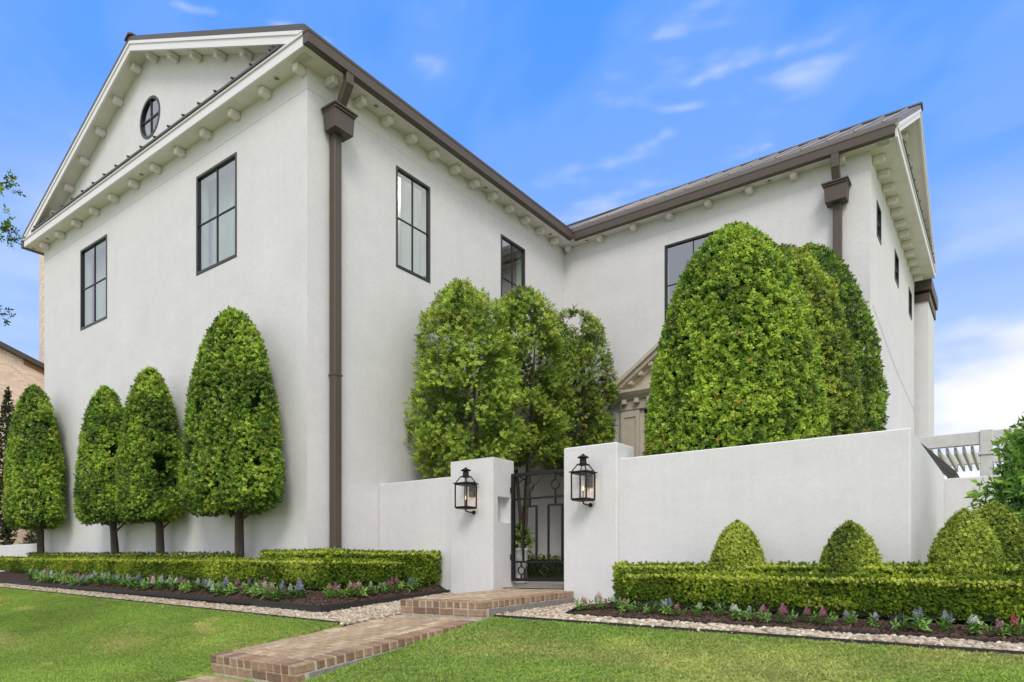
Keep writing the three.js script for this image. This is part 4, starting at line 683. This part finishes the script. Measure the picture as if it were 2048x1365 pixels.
// bedding plants
{
  const leafGeo = (n) => { const g = sprig(n, 0.085, 0.026, 0.95, 0.12, 0.2); return g; };
  const bloom = (h, n) => { const pos = [], idx = []; for (let i = 0; i < n; i++) { const t = i / n, a = i * 2.4, r = 0.025 * (1.1 - 0.75 * t), y = t * h, d = V(Math.cos(a), 0.35, Math.sin(a)).normalize(), s = V(-Math.sin(a), 0, Math.cos(a)), c = V(Math.cos(a) * r * 0.3, y, Math.sin(a) * r * 0.3), k = pos.length / 3, w = 0.014 * (1.1 - 0.6 * t); for (const v of [c, c.clone().addScaledVector(d, r).addScaledVector(s, w), c.clone().addScaledVector(d, r * 1.3), c.clone().addScaledVector(d, r).addScaledVector(s, -w)]) pos.push(v.x, v.y, v.z); idx.push(k, k + 1, k + 2, k, k + 2, k + 3); } const g = new THREE.BufferGeometry(); g.setAttribute('position', new THREE.Float32BufferAttribute(pos, 3)); g.setIndex(idx); g.computeVertexNormals(); return g; };
  const foliage = [0, 1, 2].map(() => { const gs = []; for (let i = 0; i < 7; i++) { const g = leafGeo(9); g.rotateX(rr(-0.6, 0.6)); g.rotateY(rr(0, 6.3)); g.rotateZ(rr(-0.6, 0.6)); g.translate(rr(-0.045, 0.045), rr(0, 0.02), rr(-0.045, 0.045)); gs.push(g); } return mergeGeometries(gs); });
  const spike = [bloom(0.095, 30), bloom(0.07, 22), bloom(0.11, 34)];
  const two = (c, r = 0.8) => std(c[0], c[1], c[2], r, { side: THREE.DoubleSide });
  const leafM = [two([0.15, 0.31, 0.045]), two([0.20, 0.37, 0.06]), two([0.12, 0.25, 0.045])];
  const colors = { white: [two([0.78, 0.80, 0.74]), 'white'], lavender: [two([0.50, 0.45, 0.68]), 'lavender'], pink: [two([0.66, 0.28, 0.42]), 'pink'], purple: [two([0.10, 0.055, 0.13]), 'dark purple'], red: [two([0.50, 0.05, 0.10]), 'crimson'] };
  const protos = {};
  const plant = (color, side, x, y, z, s) => {
    const key = color + side + Math.floor(rnd() * 3), bed = side === 'L' ? 'left' : 'right'; let o;
    const label = colors[color][1] + ' flower spikes on a small bedding plant in the ' + bed + ' bed', group = colors[color][1] + ' bedding flowers in the ' + bed + ' bed';
    if (protos[key]) { o = protos[key].clone(); o.name = numbered('flowering_plant'); scene.add(o); }
    else {
      o = thing('flowering_plant', label, 'flowers', [0, 0, 0], group); protos[key] = o;
      const f = shadows(new THREE.Mesh(pick(foliage), pick(leafM))); f.name = 'foliage'; o.add(f);
      for (let i = 0, n = 2 + Math.floor(rnd() * 3); i < n; i++) { const m = shadows(new THREE.Mesh(pick(spike), colors[color][0])); m.name = 'flower_spike'; m.position.set(rr(-0.06, 0.06), rr(0.09, 0.15), rr(-0.06, 0.06)); m.rotation.set(rr(-0.2, 0.2), rr(0, 6), rr(-0.2, 0.2)); o.add(m); }
    }
    tag(o, label, 'flowers', group); o.position.set(x, y, z); o.rotation.y = rnd() * 6.28; o.scale.setScalar(s);
  };
  const hues = ['white', 'lavender', 'pink', 'white', 'lavender', 'purple', 'pink', 'white'];
  for (let x = -18.5, i = 0; x < -8.3; x += rr(0.16, 0.27), i++) { const z = -6.21 + rr(-0.06, 0.06); plant(x < -12 ? pick(['white', 'white', 'lavender', 'pink']) : pick(hues), 'L', x, mulchLeft(x, z), z, rr(0.95, 1.3)); }
  for (let z = -6.35; z > -8.1; z -= rr(0.15, 0.24)) { const x = -7.88 + rr(-0.05, 0.06); plant(pick(['white', 'pink', 'white', 'lavender', 'pink']), 'L', x, mulchLeft(x, z), z, rr(0.9, 1.2)); }
  for (let x = -4.3; x < 0.6; x += rr(0.14, 0.24)) { const z = -7.44 + rr(-0.10, 0.10); plant(x < -3 ? pick(['pink', 'purple', 'purple', 'pink', 'lavender']) : x < -1.6 ? pick(['white', 'pink', 'lavender', 'white', 'purple']) : pick(['white', 'lavender', 'red', 'pink', 'purple', 'white', 'white', 'lavender']), 'R', x, mulchRight(x, z), z, rr(0.7, 1.0)); }
}

// ---------------------------------------------------------------- courtyard urn, pergola, side roof, right shrub
{
  const x = -7.30, z = -10.2, o = thing('planter_urn', 'pale stone planter with a leafy plant seen through the gate', 'planter', [x, -0.28, z]);
  part(o, 'pot', new THREE.LatheGeometry([[0.001, 0], [0.17, 0], [0.17, 0.05], [0.10, 0.09], [0.09, 0.2], [0.15, 0.30], [0.20, 0.46], [0.215, 0.60], [0.235, 0.62], [0.235, 0.66], [0.19, 0.66], [0.18, 0.60], [0.001, 0.58]].map((q) => new THREE.Vector2(q[0] * 0.75, q[1])), 24).translate(x, -0.28, z), M.pale);
  crown(o, 140, { x, z, y0: 0.36, y1: 0.85, rx: 0.28, rz: 0.28, prof: egg(2, 0.6), sprigGeo: looseSprig, thick: 0.5, inner: 0.6 });
  part(o, 'stem', [0, 1, 2, 3].map((i) => bar(V(x, 0.3, z), V(x + Math.cos(i * 1.7) * 0.2, 0.55 + 0.06 * i, z + Math.sin(i * 1.7) * 0.2), 0.008, 5)), M.bark);
}
{
  const o = thing('pergola', 'weathered white timber pergola rising behind the rear garden wall', 'pergola', [-0.4, -0.6, -19]);
  const za = -18, zb = -21.2;
  for (const z of [za, zb]) {
    part(o, 'post', [cbox(-0.57, -0.35, -0.6, 2.46, z - 0.11, z + 0.11, 0.01), cbox(-0.60, -0.32, 2.46, 2.52, z - 0.14, z + 0.14, 0.01)], M.weathered);
    part(o, 'post', cbox(3.4, 3.64, -0.6, 2.46, z - 0.11, z + 0.11, 0.01), M.weathered);
  }
  for (const z of [za + 0.02, zb]) part(o, 'beam', cbox(-3.4, 4.2, 2.70, 2.98, z - 0.07, z + 0.07, 0.01), M.weathered);
  part(o, 'post_block', cbox(-0.575, -0.345, 2.52, 3.0, za - 0.12, za + 0.125, 0.01), M.weathered);
  for (let x = -3.2; x < 4.1; x += 0.155) part(o, 'rafter', cbox(x - 0.025, x + 0.025, 2.56, 2.70, zb - 0.3, za - 0.06, 0.006), M.weathered);
}
{
  const o = thing('lean_to_roof', 'low brown roof edge with gutter just above the side garden wall', 'roof', [-1.6, -0.6, -15.5]);
  part(o, 'lean_to_wall', box(-2.28, -1.25, -0.6, 1.70, -17.6, -15.05), M.stucco);
  part(o, 'roof_slab', poly([[-1.45, 2.32], [-0.90, 1.74], [-0.84, 1.80], [-1.45, 2.44]], 2.7).translate(0, 0, -17.7), M.roof);
  part(o, 'gutter', [box(-0.98, -0.84, 1.60, 1.735, -17.7, -14.98), cbox(-1.22, -1.04, 1.55, 1.80, -15.2, -15.02, 0.01)], M.gutter);
}
{
  const x = 0.40, z = -10.6, o = thing('broadleaf_shrub', 'large glossy broadleaf shrub at the right edge behind the cone shrubs', 'shrub', [x, -0.65, z]);
  for (let k = 0; k < 4; k++) branchy(o, V(x + rr(-0.1, 0.1), -0.65, z), V(x + Math.cos(k * 1.6) * 0.5, 1.1 + 0.2 * k, z + Math.sin(k * 1.6) * 0.4), 0.03, 8, 0.6, 'stem');
  crown(o, 2900, { x: x + 0.12, z, y0: -0.35, y1: 2.08, rx: 0.82, rz: 0.8, prof: egg(1.9, 0.60, 0.25), sprigGeo: longSprig, thick: 0.4, inner: 0.45, bumps: 0.4, holes: 0.30, P: { dark: [0.06, 0.14, 0.02], mid: [0.19, 0.37, 0.045], light: [0.36, 0.58, 0.08], warm: [0.36, 0.5, 0.1] } });
}
// ---------------------------------------------------------------- left edge: neighbour, low wall, bushes, cypress, overhanging tree
{
  const brickTex = texture(512, 512, (u, v) => { const row = Math.floor(v * 24), x = u * 8 + (row % 2) * 0.5, fy = v * 24 - row, fx = x - Math.floor(x), id = hash(Math.floor(x) % 8, row, 3), mort = fy < 0.14 || fx < 0.06, k = 0.90 + 0.14 * id + 0.12 * (fbm(u * 40, v * 40, 1, 3, 40, 40) - 0.5); return mort ? [0.92, 0.87, 0.82] : [0.93 * k, 0.85 * k, 0.79 * k]; }, true);
  const brickM = std(0.95, 0.93, 0.90, 0.95, { map: rep(brickTex, 1.5) });
  const o = thing('neighbour_house', 'pinkish painted brick house at the far left beyond the white house', 'house', [-29, -0.6, -9]);
  const s = 0.344, Y = (z) => 7.30 - s * (-8.24 - z);
  part(o, 'side_wall', poly([[4, -0.6], [14, -0.6], [14, Y(-14)], [4, Y(-4)]], 4).rotateY(Math.PI / 2).translate(-31, 0, 0), brickM);
  part(o, 'roof_edge', poly([[3.8, Y(-3.8)], [14.2, Y(-14.2)], [14.2, Y(-14.2) + 0.16], [3.8, Y(-3.8) + 0.16]], 4.3).rotateY(Math.PI / 2).translate(-31.1, 0, 0), M.roof);
  part(o, 'rusty_flashing', poly([[8.9, Y(-8.9) - 0.14], [14.1, Y(-14.1) - 0.14], [14.1, Y(-14.1) - 0.004], [8.9, Y(-8.9) - 0.004]], 0.05).rotateY(Math.PI / 2).translate(-27, 0, 0), M.rust);
  part(o, 'tall_wall', box(-27.75, -23, -0.6, 11.8, -16, -9.62), brickM);
}
{
  const o = thing('low_wall', 'low white wall at the left edge behind the farthest tree', 'wall', [-22.5, -0.5, -7.2]);
  part(o, 'wall_body', cbox(-26, XAL - 0.01, -0.6, 0.68, -7.45, -7.2, 0.012), M.wallPaint);
  const P = { dark: [0.018, 0.03, 0.012], mid: [0.04, 0.065, 0.02], light: [0.08, 0.10, 0.03], warm: [0.09, 0.06, 0.04] };
  for (const [x, w, y1, label] of [[-22.9, 1.0, 1.65, 'dark green bush above the low white wall at the left edge'], [-20.95, 0.55, 1.5, 'dark brownish bush above the low white wall beside the house']]) {
    const b = thing('dark_bush', label, 'bush', [x, -0.5, -8.1]);
    branchy(b, V(x, -0.5, -8.1), V(x, 1.0, -8.1), 0.04, 6, w * 0.7, 'stem');
    crown(b, 900, { x, z: -8.1, y0: 0.3, y1, rx: w, rz: 0.45, prof: egg(3, 0.5), sprigGeo: looseSprig, thick: 0.4, inner: 0.4, P });
  }
  const c = thing('cypress_tree', 'thin dark cypress against the brick house at the left edge', 'tree', [-25.6, -0.5, -8.0]);
  branchy(c, V(-25.6, -0.5, -8.0), V(-25.6, 4.8, -8.0), 0.06, 0, 0.2);
  crown(c, 1700, { x: -25.6, z: -8.0, y0: 0.6, y1: 5.75, rx: 0.33, rz: 0.33, prof: (h) => Math.pow(Math.sin(Math.PI * clamp(0.12 + 0.88 * h)), 0.7), sprigGeo: boxSprig, thick: 0.3, P, mat: M.softLeaf, size: 2.6 });
}
{
  const bx = -9.6, bz = -1.0, o = thing('oak_tree', 'leafy street tree whose twigs hang into the left edge', 'tree', [bx, -1, bz]);
  branchy(o, V(bx, -1, bz), V(bx - 0.2, 3.2, bz), 0.12, 16, 1.7);
  crown(o, 1500, { x: bx - 0.5, z: bz - 0.2, y0: 1.6, y1: 5.2, rx: 1.5, rz: 1.3, prof: egg(2.4, 0.55, 0.3), sprigGeo: looseSprig, thick: 0.5, inner: 0.5, holes: 0.4, bumps: 0.4, size: 0.8, P: { dark: [0.03, 0.06, 0.015], mid: [0.07, 0.13, 0.025], light: [0.14, 0.20, 0.04], warm: [0.1, 0.12, 0.03] } });
  const list = [], org = origins.get(o), gs = [];
  for (const [y, n, e] of [[3.42, 22, 0.0], [3.02, 26, 0.03], [2.27, 7, -0.05]]) {
    const a = V(bx + 0.3, y - 0.25, bz - 0.4), b = V(-7.17 + e, y, -2.24);
    gs.push(new THREE.TubeGeometry(new THREE.CatmullRomCurve3([a, a.clone().lerp(b, 0.5).add(V(0, 0.12, 0)), b]), 12, 0.007, 5));
    for (let i = 0; i < n; i++) { const p = a.clone().lerp(b, 1 - 0.12 * rnd() * rnd()).add(V(rr(-0.04, 0.03), rr(-0.09, 0.09), rr(-0.05, 0.05))); list.push([orient(p.sub(org), V(rr(0, 1), rr(-0.6, 0.6), rr(-1, 0.2)).normalize(), rr(0.5, 0.75)), leafTone(p, -0.1)]); }
  }
  part(o, 'twig', gs, M.bark); copies('leaf_spray', looseSprig, M.leaf, list, null, o, null);
}

renderer.render(scene, camera);
